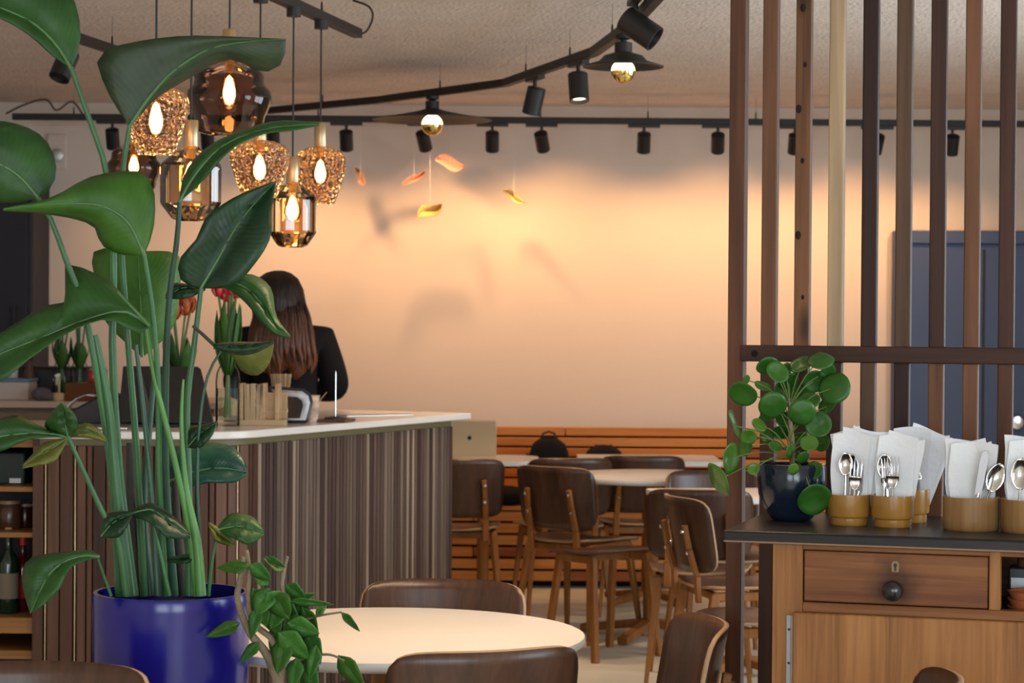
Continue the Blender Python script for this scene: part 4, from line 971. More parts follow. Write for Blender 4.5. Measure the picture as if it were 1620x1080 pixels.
MB().box(ul + .02, ur - .02, fv + .03, DEP - .04, zrb - .02, zrb - .002).build('shelf', 'cabinetx', cab)
MB().box(ul + .02, ur - .02, fv + .03, DEP - .04, .05, .07).build('bottom', 'cabinetx', cab)
# drawer: stained darker around the knob
dm = wood('drawer_oak', (.13, .042, .016), (.21, .078, .026), (.29, .12, .04), 'X', 1.8, .5, contrast=1.1)
uk, zk = loc_front(1414, 925, fv)
nt = dm.node_tree; bs = nt.nodes['Principled BSDF']; src = bs.inputs['Base Color'].links[0].from_socket
tc = nt.nodes.new('ShaderNodeTexCoord'); vd = nt.nodes.new('ShaderNodeVectorMath'); vd.operation = 'DISTANCE'; vd.inputs[1].default_value = (uk, fv + .005, zk)
nz = nt.nodes.new('ShaderNodeTexNoise'); nz.inputs['Scale'].default_value = 22; ad = nt.nodes.new('ShaderNodeMath'); ad.operation = 'MULTIPLY_ADD'; ad.inputs[1].default_value = .05
mr = nt.nodes.new('ShaderNodeMapRange'); mr.inputs[1].default_value = .045; mr.inputs[2].default_value = .095; mr.inputs[3].default_value = .75; mr.inputs[4].default_value = 0
mx = nt.nodes.new('ShaderNodeMix'); mx.data_type = 'RGBA'; mx.inputs[7].default_value = (.035, .013, .008, 1)
nt.links.new(tc.outputs['Object'], vd.inputs[0]); nt.links.new(tc.outputs['Object'], nz.inputs['Vector']); nt.links.new(nz.outputs['Fac'], ad.inputs[0]); nt.links.new(vd.outputs['Value'], ad.inputs[2]); nt.links.new(ad.outputs[0], mr.inputs[0]); nt.links.new(mr.outputs[0], mx.inputs[0]); nt.links.new(src, mx.inputs[6]); nt.links.new(mx.outputs[2], bs.inputs['Base Color'])
dr = MB().box(u_st + .0025, u_dr - .0025, fv + .005, fv + .028, zdb + .002, zdt - .002).build('drawer', dm, cab, bev=.0015)
uk, zk = loc_front(1414, 933, fv)
MB().lathe([(0, 0), (.012, 0), (.011, .010), (.018, .018), (.0215, .026), (.019, .036), (.010, .041), (0, .042)], 24).xf(Matrix.Translation((uk, fv + .005, zk)) @ Matrix.Rotation(R(90), 4, 'X')).build('knob', plain('ebony_knob', (.012, .011, .012), .18), dr)
uh, zh = loc_front(1416, 897, fv)
kh = MB(); kh.lathe([(.0045, 0), (.0045, .002), (0, .002)], 14).xf(Matrix.Translation((0, 0, 0)))
esc = MB().prism([(-.007, -.010), (.007, -.010), (.008, .006), (.0045, .012), (-.0045, .012), (-.008, .006)], 0, .0015).xf(Matrix.Translation((uh, fv + .005, zh)) @ Matrix.Rotation(R(90), 4, 'X')).build('keyhole_plate', plain('old_brass', (.25, .17, .08), .5, .8), dr)
MB().lathe([(.0038, 0), (.0038, .002), (0, .002)], 14, (0, .004, 0)).box(-.002, .002, -.008, .003, 0, .002).xf(Matrix.Translation((uh, fv + .004, zh)) @ Matrix.Rotation(R(90), 4, 'X')).build('keyhole', 'black', dr)
# door with long hinge
ud, _ = loc_front(1256, 1000, fv)
do = MB().box(ud, ur - .02, fv - .018, fv, .12, zrb - .001).build('door', 'cabinet', cab, bev=.003)
uh0, zh0 = loc_front(1249, 972, fv)
hg = MB().box(uh0 - .0062, uh0 + .0062, fv - .004, fv, .15, zh0).build('hinge', plain('hinge_steel', (.30, .29, .28), .5, .8), do, bev=.001)
for i in range(9):
    MB().lathe([(.0028, 0), (.0028, .001), (0, .0018)], 8).xf(Matrix.Translation((uh0, fv - .004, zh0 - .03 - i * .07)) @ Matrix.Rotation(R(90), 4, 'X')).build('screw', 'black', hg)
MB().tube([(uh0 + .007, fv - .006, .15), (uh0 + .007, fv - .006, zh0)], .0035, 8).build('knuckle', 'zinc', hg)
for (a, b) in ((ul, fv), (ur - .05, fv), (ul, DEP - .07), (ur - .05, DEP - .07)):
    pass
# niche contents
zn = zrb - .002
un, _ = loc_front(1600, 950, fv + .1)
for i in range(3):
    c = cabw(un + .055, fv + .10, zn + .0005 + i * .0155)
    o = MB().lathe([(0, 0), (.052, 0), (.062, .019), (.064, .021), (.058, .021), (.05, .006), (0, .006)], 28).build('terracotta_saucer', 'terra'); o.location = c
    tag(o, ['bottom terracotta saucer of the stack in the cabinet niche', 'middle terracotta saucer of the stack in the cabinet niche', 'top terracotta saucer of the stack in the cabinet niche'][i], 'saucer', 'terracotta saucers in the niche')
for k, (uu, vv, h_, lb) in enumerate(((.02, .24, .088, 'dark tin with white label behind the terracotta saucers'), (.105, .25, .075, 'second dark tin with white label, deeper right in the cabinet niche'))):
    t = thing('spice_tin', lb, 'tin', cabw(un + uu, fv + vv, zn), YAW)
    MB().box(-.036, .036, -.03, .03, 0, h_).build('body', plain('tin_dark', (.02, .022, .024), .4), t, bev=.004)
    MB().box(-.03, .03, -.0312, -.03, .012, .032).box(-.03, .03, -.0312, -.03, .044, .066).build('paper_label', 'paper', t)
    MB().lathe([(.02, h_), (.02, h_ + .018), (0, h_ + .02)], 14).build('cap', WAL[2], t)

# screen
SV = DEP + .012
u0, _ = loc_front(1152, 400, SV); u8, _ = loc_front(1579.5, 400, SV); pitch = (u8 - u0) / 8; sw = .0345; sd = .034
_, zr1 = loc_front(1300, 547, SV); _, zr0 = loc_front(1300, 573, SV)
scr = thing('slatted_screen', 'tall walnut screen of upright slats with one crossrail, behind the cabinet', 'screen', tuple(cabw(u0, SV, 0)), YAW)
def wv(c, k=False, con=1.0): return wood('screen_wood', [x * .5 for x in c], c, [min(1, x * 1.5) for x in c], 'Z', .9, .6, knots=k, contrast=con)
SW = {'mid': wv((.098, .040, .020)), 'tan': wv((.15, .066, .032)), 'knot': wv((.155, .068, .030), True), 'pale': wv((.36, .25, .145), con=.8), 'dark': wv((.036, .016, .011)), 'grey': wv((.095, .052, .030)), 'dk2': wv((.052, .022, .014))}
up_ = ['mid', 'tan', 'knot', 'pale', 'dark', 'grey', 'dk2', 'tan', 'dk2', 'mid', 'tan', 'grey']
lo_ = ['mid', 'dk2', 'dk2', 'dk2', 'grey', 'dark', 'knot', 'tan', 'mid', 'dark', 'mid', 'tan']
MB().box(0, sw + .002, 0, sd + .01, 0, RZ).build('post', SW['mid'], scr, bev=.002)
for i in range(1, 15):
    a = i * pitch
    sl = MB().box(a, a + sw, .002, .002 + sd, zr1 - .002, RZ).build('slat', SW[up_[i % 12]], scr, bev=.003)
    if i == 2:
        for fx_, ky, kr in ((.45, 12, .009), (.62, 102, .006), (.22, 172, .009), (.5, 254, .006), (.25, 372, .009), (.6, 470, .005)):
            zk_ = loc_front(1270, ky, SV)[1]
            MB().lathe([(kr * .75, 0), (kr * .6, .0008), (0, .001)], 12).xf(Matrix.Translation((a + sw * fx_, .002, zk_)) @ Matrix.Rotation(R(90), 4, 'X') @ Matrix.Scale(1.5, 4, (0, 1, 0))).build('knot', plain('knot_dark', (.022, .009, .006), .7) if 'knot_dark' not in bpy.data.materials else bpy.data.materials['knot_dark'], sl)
    MB().box(a, a + sw - .001, .002, .002 + sd, 0, zr0 + .002).build('slat', SW[lo_[i % 12]], scr, bev=.003)
rl = MB().box(sw - .004, 15 * pitch, -.004, sd + .006, zr0, zr1).build('crossrail', wood('rail_wood', (.025, .011, .007), (.046, .019, .012), (.07, .032, .02), 'X', .9, .6), scr, bev=.003)
MB().lathe([(.008, 0), (.008, .002), (0, .002)], 14).xf(Matrix.Translation((sw + .03, -.004, (zr0 + zr1) / 2)) @ Matrix.Rotation(R(90), 4, 'X')).build('plug', 'blackmatte', rl)

# ------------------------------------------------------------------ pilea on the cabinet
pc0 = pixz(1252, 822, CAB_H); PY = pc0.y
ps = PY / F; pr = 55 * ps; ph = pix(1252, 733, PY).z - CAB_H
pil = thing('pilea_plant', 'round-leaved green pilea in a dark blue glazed pot on the cabinet', 'plant', (pc0.x, PY, CAB_H))
MB().lathe([(0, 0), (pr * .52, 0), (pr * .60, .004), (pr * .80, ph * .22), (pr * .95, ph * .45), (pr, ph * .68), (pr * .99, ph * .96), (pr * .96, ph), (pr * .88, ph), (pr * .88, ph * .88), (0, ph * .86)], 40).build('pot', 'navypot', pil)
MB().lathe([(0, ph * .86), (pr * .87, ph * .865), (pr * .5, ph * .91), (0, ph * .92)], 24).build('soil', 'soil', pil)
stem_b = Vector((0, 0, ph * .9))
def lw(px, py, Y): return pix(px, py, Y) - Vector((pc0.x, PY, CAB_H))
MB().tube(catmull([stem_b, lw(1254, 700, PY), lw(1250, 665, PY), lw(1248, 630, PY - .005)], 10), [.006, .006, .0055, .005, .005, .0045, .0045, .004, .004, .003], 8).build('stem', 'bark', pil)
PL = [(1215, 580, 17, 12, 15, 0), (1229, 590, 17, 14, -30, -.03), (1241, 587, 13, 8, 80, .02), (1298, 568, 20, 11, 8, 0), (1176, 620, 21, 16, -25, -.02), (1206, 613, 13, 6, -20, .02), (1223, 642, 21, 19, 10, -.03), (1268, 579, 17, 9, 30, .02), (1288, 602, 17, 16, 0, .03), (1319, 613, 24, 20, 55, -.02), (1307, 588, 14, 10, 40, .03), (1255, 625, 18, 10, 15, .03), (1269, 653, 20, 19, 0, -.05), (1295, 672, 19, 18, 40, .0), (1235, 681, 14, 10, 0, .03), (1202, 671, 12, 8, -30, 0), (1184, 690, 12, 11, 0, -.02), (1182, 707, 14, 8, 70, .01), (1252, 712, 11, 7, 75, -.04), (1280, 702, 13, 11, 10, -.06), (1152, 725, 23, 13, 85, -.04), (1134, 760, 27, 9, 118, -.05), (1158, 672, 21, 5, 112, -.02), (1192, 742, 9, 8, 30, -.07), (1256, 742, 9, 8, 50, -.09), (1289, 744, 13, 11, 70, -.06), (1287, 787, 25, 22, 20, -.11), (1180, 600, 7, 4, 70, .01), (1262, 690, 12, 8, 20, .03), (1214, 690, 10, 7, 60, .04), (1248, 604, 15, 12, 20, .04), (1310, 642, 14, 9, 50, .04), (1243, 661, 14, 11, -20, .04), (1281, 631, 15, 11, 10, .05), (1211, 656, 13, 8, 35, .04), (1226, 707, 10, 7, -15, -.03), (1271, 724, 10, 8, 40, -.07), (1302, 702, 12, 9, 60, .03), (1232, 612, 12, 8, 60, .05)]
for i, (px, py, a, b, ang, dy) in enumerate(PL):
    Yl = PY + dy; c = lw(px, py, Yl); ra = a * 1.12 * Yl / F; tilt = math.acos(min(1, max(.2, b / a)))
    vs = [(0, 0, 0)]; fs = []; uv = []
    nr, ns = 4, 22
    for j in range(1, nr + 1):
        r = j / nr
        for k in range(ns):
            t_ = 2 * pi * k / ns; vs.append((ra * r * cos(t_), ra * r * sin(t_) * 1.0, ra * .22 * (r * r) * (1 if i % 3 else -.6) + ra * .05 * r * sin(3 * t_ + i)))
    fs += [(0, 1 + k, 1 + (k + 1) % ns) for k in range(ns)]
    for j in range(nr - 1):
        for k in range(ns): p0 = 1 + j * ns + k; p1 = 1 + j * ns + (k + 1) % ns; fs.append((p0, p0 + ns, p1 + ns, p1))
    # local disc: x major axis; tilt about x; then face the viewer side and roll in the image plane
    rot = Matrix.Rotation(-R(ang), 4, 'Y') @ Matrix.Rotation(R(90) - (tilt if i % 2 else -tilt), 4, 'X')
    lf = MB().add(vs, fs).xf(Matrix.Translation(c) @ rot).build('leaf', 'pileay' if i in (15, 16, 18, 19, 21, 22, 23, 24, 20) else 'pilea', pil, smooth=80, solid=.0012, fix=False)
    b0 = Vector((0, 0, 0)); zz = (c.z - ph) ; hub = lw(1250, min(715, max(640, py + 45)), PY)
    if py > 715: hub = lw(1256, 722, PY - .01)
    midp = (hub + c) / 2 + Vector((0, 0, .012))
    MB().tube(catmull([hub, midp, c + Vector((0, .003, -.001))], 8), .0013, 5).build('petiole', 'petiole', lf if False else pil)

# ------------------------------------------------------------------ cups with napkins and cutlery
def cup(px, py, r_px, top_py, kind, label, dv=0):
    c = pixz(px, py, CAB_H); c = c + CV * dv; Yc = c.y; r = r_px * Yc / F; h = pix(px, top_py, Yc).z - CAB_H if not dv else .071
    t = thing('cutlery_cup', label, 'cup', (c.x, c.y, CAB_H))
    if kind == 'step': prof = [(0, 0), (r * .86, 0), (r * .88, .003), (r * .88, h * .22), (r * .85, h * .235), (r * .86, h * .25), (r * .97, h * .28), (r, h * .36), (r * .995, h), (r * .90, h), (r * .88, h * .3), (0, h * .12)]; mat = 'mustard'
    else: prof = [(0, 0), (r * .94, 0), (r * .985, .004), (r, h * .3), (r, h), (r * .91, h), (r * .9, h * .15), (0, h * .12)]; mat = 'bamboo'
    MB().lathe(prof, 40).build('cup_wall', mat, t, smooth=35)
    return Vector((c.x, c.y, CAB_H)), r, h
c1 = cup(1343, 829, 33.5, 781, 'step', 'left mustard glazed cup of folded napkins')
c2 = cup(1412, 832, 34, 783, 'step', 'middle mustard glazed cup of folded napkins and forks')
c3 = cup(1430, 829, 33, 781, 'step', 'mustard glazed cup partly hidden behind the middle one', dv=.075)
c4 = cup(1536, 837, 44.5, 785, 'bamboo', 'wide bamboo cup of napkins with a tall knife')
c5 = cup(1628, 841, 45, 789, 'bamboo', 'bamboo cup cut off at the right edge')
def napkin(c, r, h, u, v, w_, H, tilt, yaw, n_i, label):
    m = MB(); n = 8
    vs = []; 
    for layer in range(3):
        for j in range(n + 1):
            for i in range(n + 1):
                x = (i / n - .5) * w_; z = j / n * H
                y = layer * .0016 + .006 * sin(i / n * pi + n_i) * (j / n) + .004 * sin(2.3 * j / n + n_i * 2)
                if j == n: z += .006 * sin(i / n * 3 + n_i * 1.7) - layer * .002 + (.004 if i == n and n_i % 2 else 0)
                x = x * (.80 + .20 * min(1, z / .08)) + .003 * sin(j + n_i) * (j / n)
                vs.append((x, y, z))
    q = (n + 1)
    fs = [(l * q * q + j * q + i, l * q * q + j * q + i + 1, l * q * q + (j + 1) * q + i + 1, l * q * q + (j + 1) * q + i) for l in range(3) for j in range(n) for i in range(n)]
    # folded edge joins the layers at the sides
    for j in range(n): fs += [(j * q, (j + 1) * q, q * q + (j + 1) * q, q * q + j * q), (q * q + j * q + n, q * q + (j + 1) * q + n, 2 * q * q + (j + 1) * q + n, 2 * q * q + j * q + n)]
    o = m.add(vs, fs).build('folded_napkin', 'paper', smooth=50, fix=False); o.location = c + CU * u + CV * v + Vector((0, 0, h * .16))
    o.rotation_euler = (R(tilt), R(yaw * .55), YAW + R(yaw * .4)); tag(o, label, 'napkin', 'white napkins in the cups'); return o
def fan(c, r, h, specs, where):
    od = ['frontmost', 'second', 'third', 'fourth', 'fifth']
    for k, (u, v, w_, H, tl, yw) in enumerate(specs):
        napkin(c[0], r, h, u, v, w_, H, tl, yw, k + int(abs(u) * 100), 'white folded paper napkin, %s of those in the %s' % (od[k], where))
fan(c1, c1[1], c1[2], [(.000, -.010, .080, .182, 0, 2), (.002, .0, .080, .19, 0, 12), (.004, .010, .076, .20, 0, 22), (.004, .019, .066, .19, 1, -8)], 'left mustard cup')
fan(c2, c2[1], c2[2], [(.000, -.006, .082, .180, 0, 5), (.002, .006, .078, .185, 1, 14)], 'middle mustard cup')
fan(c3, c3[1], c3[2], [(-.002, -.008, .082, .19, 0, 4), (.002, .002, .082, .195, 0, 24), (.002, .012, .076, .19, 1, 30)], 'hidden mustard cup')
fan(c4, c4[1], c4[2], [(.002, -.008, .098, .168, 0, 1), (-.002, .004, .098, .176, 0, -4), (-.002, .015, .094, .178, 0, -9)], 'wide bamboo cup')
fan(c5, c5[1], c5[2], [(.0, -.008, .098, .176, 0, 3), (-.0, .004, .098, .186, 0, -3), (-.0, .015, .094, .186, 0, 6)], 'bamboo cup at the right edge')
def orient(o, c, u, v, z, lean_side, lean_back, spin):
    o.location = c + CU * u + CV * v + Vector((0, 0, z)); o.rotation_euler = (R(lean_back), R(lean_side), YAW + R(spin))
def spoon(c, h, u, v, top, ls, lb, spin, label, sc=1.0):
    t = thing('spoon', label, 'spoon'); zt = top
    MB().tube([(0, 0, 0), (0, 0, zt * .5), (0, .003, zt - .052 * sc)], [.0035, .0028, .0022], 8, 1.6).build('handle', 'steel', t)
    m = MB(); n = 12
    for j in range(n + 1):
        w_ = j / n; hw = .0165 * sc * (sin(pi * (w_ * .94 + .03)) ** .62); z = zt - .055 * sc + .055 * sc * w_
        for k in range(-4, 5):
            q = k / 4; m.v.append(Vector((hw * q, .009 * sc * (1 - q * q) * sin(pi * w_), z)))
    for j in range(n):
        for k in range(8): a = j * 9 + k; m.f.append([a, a + 1, a + 10, a + 9])
    m.build('bowl', 'steel', t, smooth=80, solid=.0014, fix=False); orient(t, c[0], u, v, .006, ls, lb, spin); return t
def fork(c, h, u, v, top, ls, lb, spin, label):
    t = thing('fork', label, 'fork'); zt = top
    MB().tube([(0, 0, 0), (0, 0, zt * .5), (0, 0, zt - .065)], [.0038, .003, .0024], 8, 1.6).build('handle', 'steel', t)
    m = MB(); n = 8
    for j in range(n + 1):
        w_ = j / n; hw = .0025 + .0112 * min(1, (w_ * 1.5)) ** .7; z = zt - .068 + .030 * w_
        for k in range(-3, 4): q = k / 3; m.v.append(Vector((hw * q, .004 * sin(pi * w_) - .002 * q * q, z)))
    for j in range(n):
        for k in range(6): a = j * 7 + k; m.f.append([a, a + 1, a + 8, a + 7])
    m.build('neck', 'steel', t, smooth=80, solid=.0016, fix=False)
    for k in range(4):
        x = (-1.5 + k) * .0078; MB().tube([(x * .94, -.001, zt - .041), (x, -.002, zt - .02), (x, .001, zt)], [.0021, .0018, .0009], 6).build('tine', 'steel', t)
    orient(t, c[0], u, v, .006, ls, lb, spin); return t
def knife(c, h, u, v, top, ls, lb, spin, label):
    t = thing('table_knife', label, 'knife'); zt = top
    MB().tube([(0, 0, 0), (0, 0, zt * .45)], [.005, .004], 10, .6).build('handle', 'steel', t)
    pts = [(-.008, zt * .42), (.006, zt * .42), (.008, zt * .6), (.009, zt * .9), (.006, zt * .98), (.001, zt), (-.006, zt * .96), (-.008, zt * .85)]
    MB().prism(pts, -.0008, .0008).xf(Matrix.Rotation(R(90), 4, 'X')).build('blade', plain('blade', (.28, .26, .25), .35, .9), t, bev=.0004, bseg=1); orient(t, c[0], u, v, .006, ls, lb, spin); return t
spoon(c1, 0, -.006, -.028, .150, 1, 0, 5, 'front left spoon in the left mustard cup', .9); spoon(c1, 0, .003, -.021, .147, 2, 0, -10, 'spoon behind the front left spoon in the left mustard cup', .9)
fork(c1, 0, .010, -.026, .138, 4, 0, 12, 'fork leaning on the napkins of the left mustard cup'); knife(c1, 0, .006, -.020, .155, 17, -1, 30, 'knife leaning right out of the left mustard cup')
spoon(c2, 0, -.017, -.024, .149, 1, 0, 8, 'spoon in the middle mustard cup beside the broad fork', .95); fork(c2, 0, .001, -.028, .144, 1, 0, 0, 'broad fork facing forward in the middle mustard cup'); fork(c2, 0, -.008, -.019, .14, -2, 0, 40, 'fork behind the broad one in the middle mustard cup')
spoon(c3, 0, .018, -.024, .142, 9, 0, 60, 'spoon seen past the napkins in the hidden mustard cup')
knife(c4, 0, .008, -.034, .165, 8, 0, 2, 'broad knife standing upright in the wide bamboo cup'); fork(c4, 0, .008, -.030, .148, 16, 0, 55, 'fork leaning right in the wide bamboo cup'); spoon(c4, 0, .012, -.034, .145, 22, 0, 20, 'large spoon leaning right out of the wide bamboo cup', 1.15)
spoon(c5, 0, -.02, -.036, .15, 2, 0, 0, 'large spoon in the bamboo cup at the right edge', 1.2)

# ------------------------------------------------------------------ bird of paradise plant in the blue pot
PD = 4.75; pcx = pix(271, 940, PD).x; prad = 124 * PD / F; ptop = pix(271, 940, PD).z
ptop = pixz(271, 955, .86).z
ptop = EYE.z - (952 - 497) / F * (PD - prad)
ph_ = .40
stand_z = ptop - ph_
sd_ = thing('plant_stand', 'low wooden stand under the blue pot, mostly below the picture', 'stand', (pcx + .12, PD, 0))
MB().box(-.32, .20, -.17, .17, stand_z - .03, stand_z).build('stand_top', 'oak', sd_, bev=.004)
for sx in (-.29, .17):
    for sy in (-.14, .14): MB().box(sx - .018, sx + .018, sy - .018, sy + .018, 0, stand_z - .03).build('leg', 'oak', sd_, bev=.003)
bird = thing('bird_of_paradise', 'large bird of paradise plant with broad leaves in a cobalt blue pot', 'plant', (pcx, PD, stand_z))
MB().lathe([(0, 0), (prad * .86, 0), (prad * .9, .006), (prad * .985, ph_ * .5), (prad, ph_ * .93), (prad, ph_ - .006), (prad * .985, ph_), (prad * .93, ph_), (prad * .92, ph_ - .035), (0, ph_ - .035)], 56).build('pot', 'bluepot', bird)
MB().lathe([(0, ph_ - .034), (prad * .915, ph_ - .033), (prad * .5, ph_ - .026), (0, ph_ - .022)], 30).build('soil', 'soil', bird)
def leaf(root, mid, ea, eb, d, mat, dt=0, da=0, db=0, rib=.004, n=16, bulge=.012):
    m_ = catmull([(x, y, 0) for x, y in mid], n); a_ = catmull([(x, y, 0) for x, y in ea], n); b_ = catmull([(x, y, 0) for x, y in eb], n)
    vs = []; uvs = []; K = 4
    for i in range(n):
        t = i / (n - 1); dm_ = d + dt * t * t; s_ = sin(pi * min(1, t * 1.0))
        for k in range(-K, K + 1):
            f = abs(k) / K; e = a_[i] if k < 0 else b_[i]; dd = da if k < 0 else db
            q = m_[i].lerp(e, f)
            Yq = dm_ + dd * s_ * f ** 1.4 - bulge * sin(pi * f) * s_ + .004 * s_ * sin(i * 1.9 + k * 1.3)
            vs.append(pix(q.x, q.y, Yq)); uvs.append((.5 + .5 * k / K, t))
    W_ = 2 * K + 1
    fs = [(i * W_ + k, i * W_ + k + 1, (i + 1) * W_ + k + 1, (i + 1) * W_ + k) for i in range(n - 1) for k in range(2 * K)]
    mb = MB().add(vs, fs); o = mb.build('leaf', mat, root, world=True, smooth=80, fix=False, solid=.0016)
    uvl = o.data.uv_layers.new(name='UVMap')
    for l in o.data.loops: uvl.data[l.index].uv = uvs[l.vertex_index]
    if rib:
        pts = [pix(m_[i].x, m_[i].y, d + dt * (i / (n - 1)) ** 2 - .0015) for i in range(n)]
        MB().tube(pts, [rib * (1 - .8 * i / (n - 1)) for i in range(n)], 6).build('midrib', 'rib', o, world=True)
    return o
def stalk(root, pts, r0, r1, mat='stalk', d0=PD, d1=None, name='stalk'):
    d1 = d0 if d1 is None else d1; n = 18; c = catmull([(x, y, 0) for x, y in pts], n)
    MB().tube([pix(q.x, q.y, d0 + (d1 - d0) * i / (n - 1)) for i, q in enumerate(c)], [r0 + (r1 - r0) * i / (n - 1) for i in range(n)], 10).build(name, mat, root, world=True)
# leaves: midrib, one edge, other edge (picture positions at the plant's distance)
leaf(bird, [(112, 108), (92, 75), (60, 42), (20, 20), (-40, 0), (-110, -10)], [(112, 108), (82, 88), (45, 55), (5, 32), (-45, 15), (-110, -10)], [(112, 108), (124, 80), (126, 35), (100, -30), (20, -75), (-110, -10)], 4.68, 'leafA', -.05, -.03, .05)
leaf(bird, [(205, 200), (235, 155), (275, 112), (330, 78), (390, 66), (452, 62)], [(205, 200), (178, 160), (160, 120), (157, 84), (215, 66), (290, 57), (360, 58), (452, 62)], [(205, 200), (248, 155), (300, 123), (345, 99), (375, 95), (412, 114), (446, 100), (452, 62)], 4.70, 'leafU', .06, -.02, .07)
leaf(bird, [(60, 312), (35, 283), (5, 262), (-40, 245), (-100, 235)], [(60, 312), (84, 292), (87, 252), (62, 212), (5, 192), (-60, 200), (-100, 235)], [(60, 312), (30, 320), (0, 320), (-40, 312), (-80, 280), (-100, 235)], 4.60, 'leafA', -.06, .05, .02)
leaf(bird, [(228, 403), (203, 352), (160, 325), (95, 322), (40, 326), (5, 331)], [(228, 403), (243, 360), (244, 305), (228, 275), (195, 271), (140, 281), (80, 313), (5, 329)], [(228, 403), (190, 402), (160, 386), (150, 360), (118, 346), (60, 337), (5, 333)], 4.58, 'leafB', -.08, .06, .05)
leaf(bird, [(318, 456), (345, 410), (370, 365), (400, 325), (437, 286)], [(318, 456), (288, 446), (283, 412), (312, 376), (325, 345), (372, 311), (437, 286)], [(318, 456), (368, 452), (405, 415), (428, 375), (430, 330), (437, 286)], 4.70, 'leafC', .05, -.04, -.03)
leaf(bird, [(237, 516), (195, 492), (130, 508), (70, 532), (0, 560), (-50, 590)], [(237, 516), (205, 478), (165, 440), (104, 417), (106, 450), (118, 478), (80, 480), (40, 502), (-50, 560)], [(237, 516), (218, 528), (170, 505), (110, 525), (50, 565), (0, 604), (-50, 606)], 4.62, 'leafA', -.08, .06, -.05)
leaf(bird, [(340, 448), (380, 450), (412, 478), (435, 514), (459, 532)], [(340, 446), (365, 438), (398, 434), (428, 455), (437, 500), (459, 531)], [(340, 450), (368, 462), (392, 482), (415, 512), (436, 530), (459, 533)], 4.72, 'leafA', -.05, .05, -.02, bulge=.02)
leaf(bird, [(338, 549), (370, 552), (400, 549), (433, 542)], [(338, 547), (370, 544), (400, 544), (433, 541)], [(338, 550), (366, 560), (382, 586), (408, 593), (427, 572), (433, 543)], 4.68, 'leafY', 0, .05, .04)
leaf(bird, [(338, 546), (370, 548), (400, 546), (433, 541)], [(338, 544), (370, 541), (400, 541), (433, 540)], [(338, 549), (366, 560), (400, 559), (433, 543)], 4.66, 'leafC', 0, .05, .01, rib=0)
leaf(bird, [(258, 766), (300, 748), (345, 740), (390, 746)], [(258, 764), (268, 716), (320, 700), (370, 708), (391, 740)], [(258, 768), (290, 772), (330, 764), (368, 764), (390, 752)], 4.86, 'leafT', 0, .05, -.03)
leaf(bird, [(343, 838), (380, 832), (417, 842)], [(343, 836), (366, 812), (400, 818), (417, 840)], [(343, 840), (370, 852), (395, 862), (417, 846)], 4.66, 'leafA', 0, .04, -.03, rib=.0025)
leaf(bird, [(330, 828), (348, 848), (372, 862)], [(330, 826), (352, 838), (372, 861)], [(330, 830), (342, 856), (372, 864)], 4.66, 'leafY', 0, .01, -.01, rib=0, n=8)
leaf(bird, [(158, 880), (118, 882), (78, 908), (48, 970)], [(158, 878), (140, 870), (95, 874), (46, 884), (35, 920), (48, 970)], [(158, 882), (130, 888), (108, 902), (95, 930), (70, 956), (48, 970)], 4.60, 'leafA', -.05, .03, -.03)
leaf(bird, [(203, 814), (240, 806), (270, 828), (301, 848)], [(203, 812), (238, 796), (276, 818), (301, 845)], [(203, 816), (235, 826), (265, 850), (301, 851)], 4.62, 'leafC', 0, .04, -.03, rib=.0025)
leaf(bird, [(160, 848), (180, 826), (210, 812)], [(160, 846), (165, 815), (210, 808)], [(160, 850), (190, 848), (210, 815)], 4.60, 'leafC', 0, .02, -.02, rib=.002)
leaf(bird, [(108, 691), (60, 685), (0, 690), (-40, 702)], [(108, 690), (60, 672), (20, 657), (-40, 680)], [(108, 692), (50, 694), (0, 714), (-40, 716)], 4.58, 'leafA', -.04, .04, -.02)
leaf(bird, [(108, 691), (102, 665), (97, 637)], [(108, 691), (72, 676), (80, 655), (97, 637)], [(108, 691), (122, 676), (118, 655), (97, 637)], 4.57, 'leafA', -.03, .03, -.01, rib=.002)
leaf(bird, [(105, 692), (140, 681), (168, 696)], [(105, 692), (130, 670), (152, 675), (168, 694)], [(105, 692), (135, 692), (168, 698)], 4.60, 'leafY', .02, .02, -.01, rib=.002)
leaf(bird, [(108, 692), (78, 712), (36, 738)], [(108, 692), (70, 700), (55, 715), (36, 735)], [(108, 692), (88, 728), (60, 736), (36, 741)], 4.58, 'leafY', -.03, .02, -.02, rib=.002)
leaf(bird, [(225, 565), (222, 480), (218, 398)], [(225, 565), (165, 505), (150, 440), (151, 396), (218, 396)], [(225, 565), (272, 520), (285, 450), (280, 402), (218, 398)], 4.92, 'leafB', .04, .05, .05)
leaf(bird, [(284, 320), (310, 275), (350, 233), (400, 210), (450, 200), (505, 197)], [(284, 320), (292, 275), (325, 235), (375, 209), (440, 191), (505, 195)], [(284, 320), (322, 285), (362, 240), (410, 214), (460, 207), (505, 199)], 4.66, 'leafA', .05, .04, -.03)
leaf(bird, [(298, 706), (316, 686), (343, 668)], [(298, 704), (296, 678), (320, 672), (343, 667)], [(298, 708), (318, 708), (335, 690), (343, 670)], 4.70, 'leafC', 0, .02, -.02, rib=.002)
leaf(bird, [(262, 470), (290, 455), (325, 457)], [(262, 468), (275, 448), (325, 455)], [(262, 472), (295, 472), (325, 459)], 4.72, 'leafC', 0, .02, -.02, rib=.002)
leaf(bird, [(265, 885), (285, 884), (318, 879)], [(265, 884), (290, 877), (318, 878)], [(265, 887), (288, 892), (318, 881)], 4.68, 'leafC', 0, .02, -.02, rib=0, n=8)
B = 942
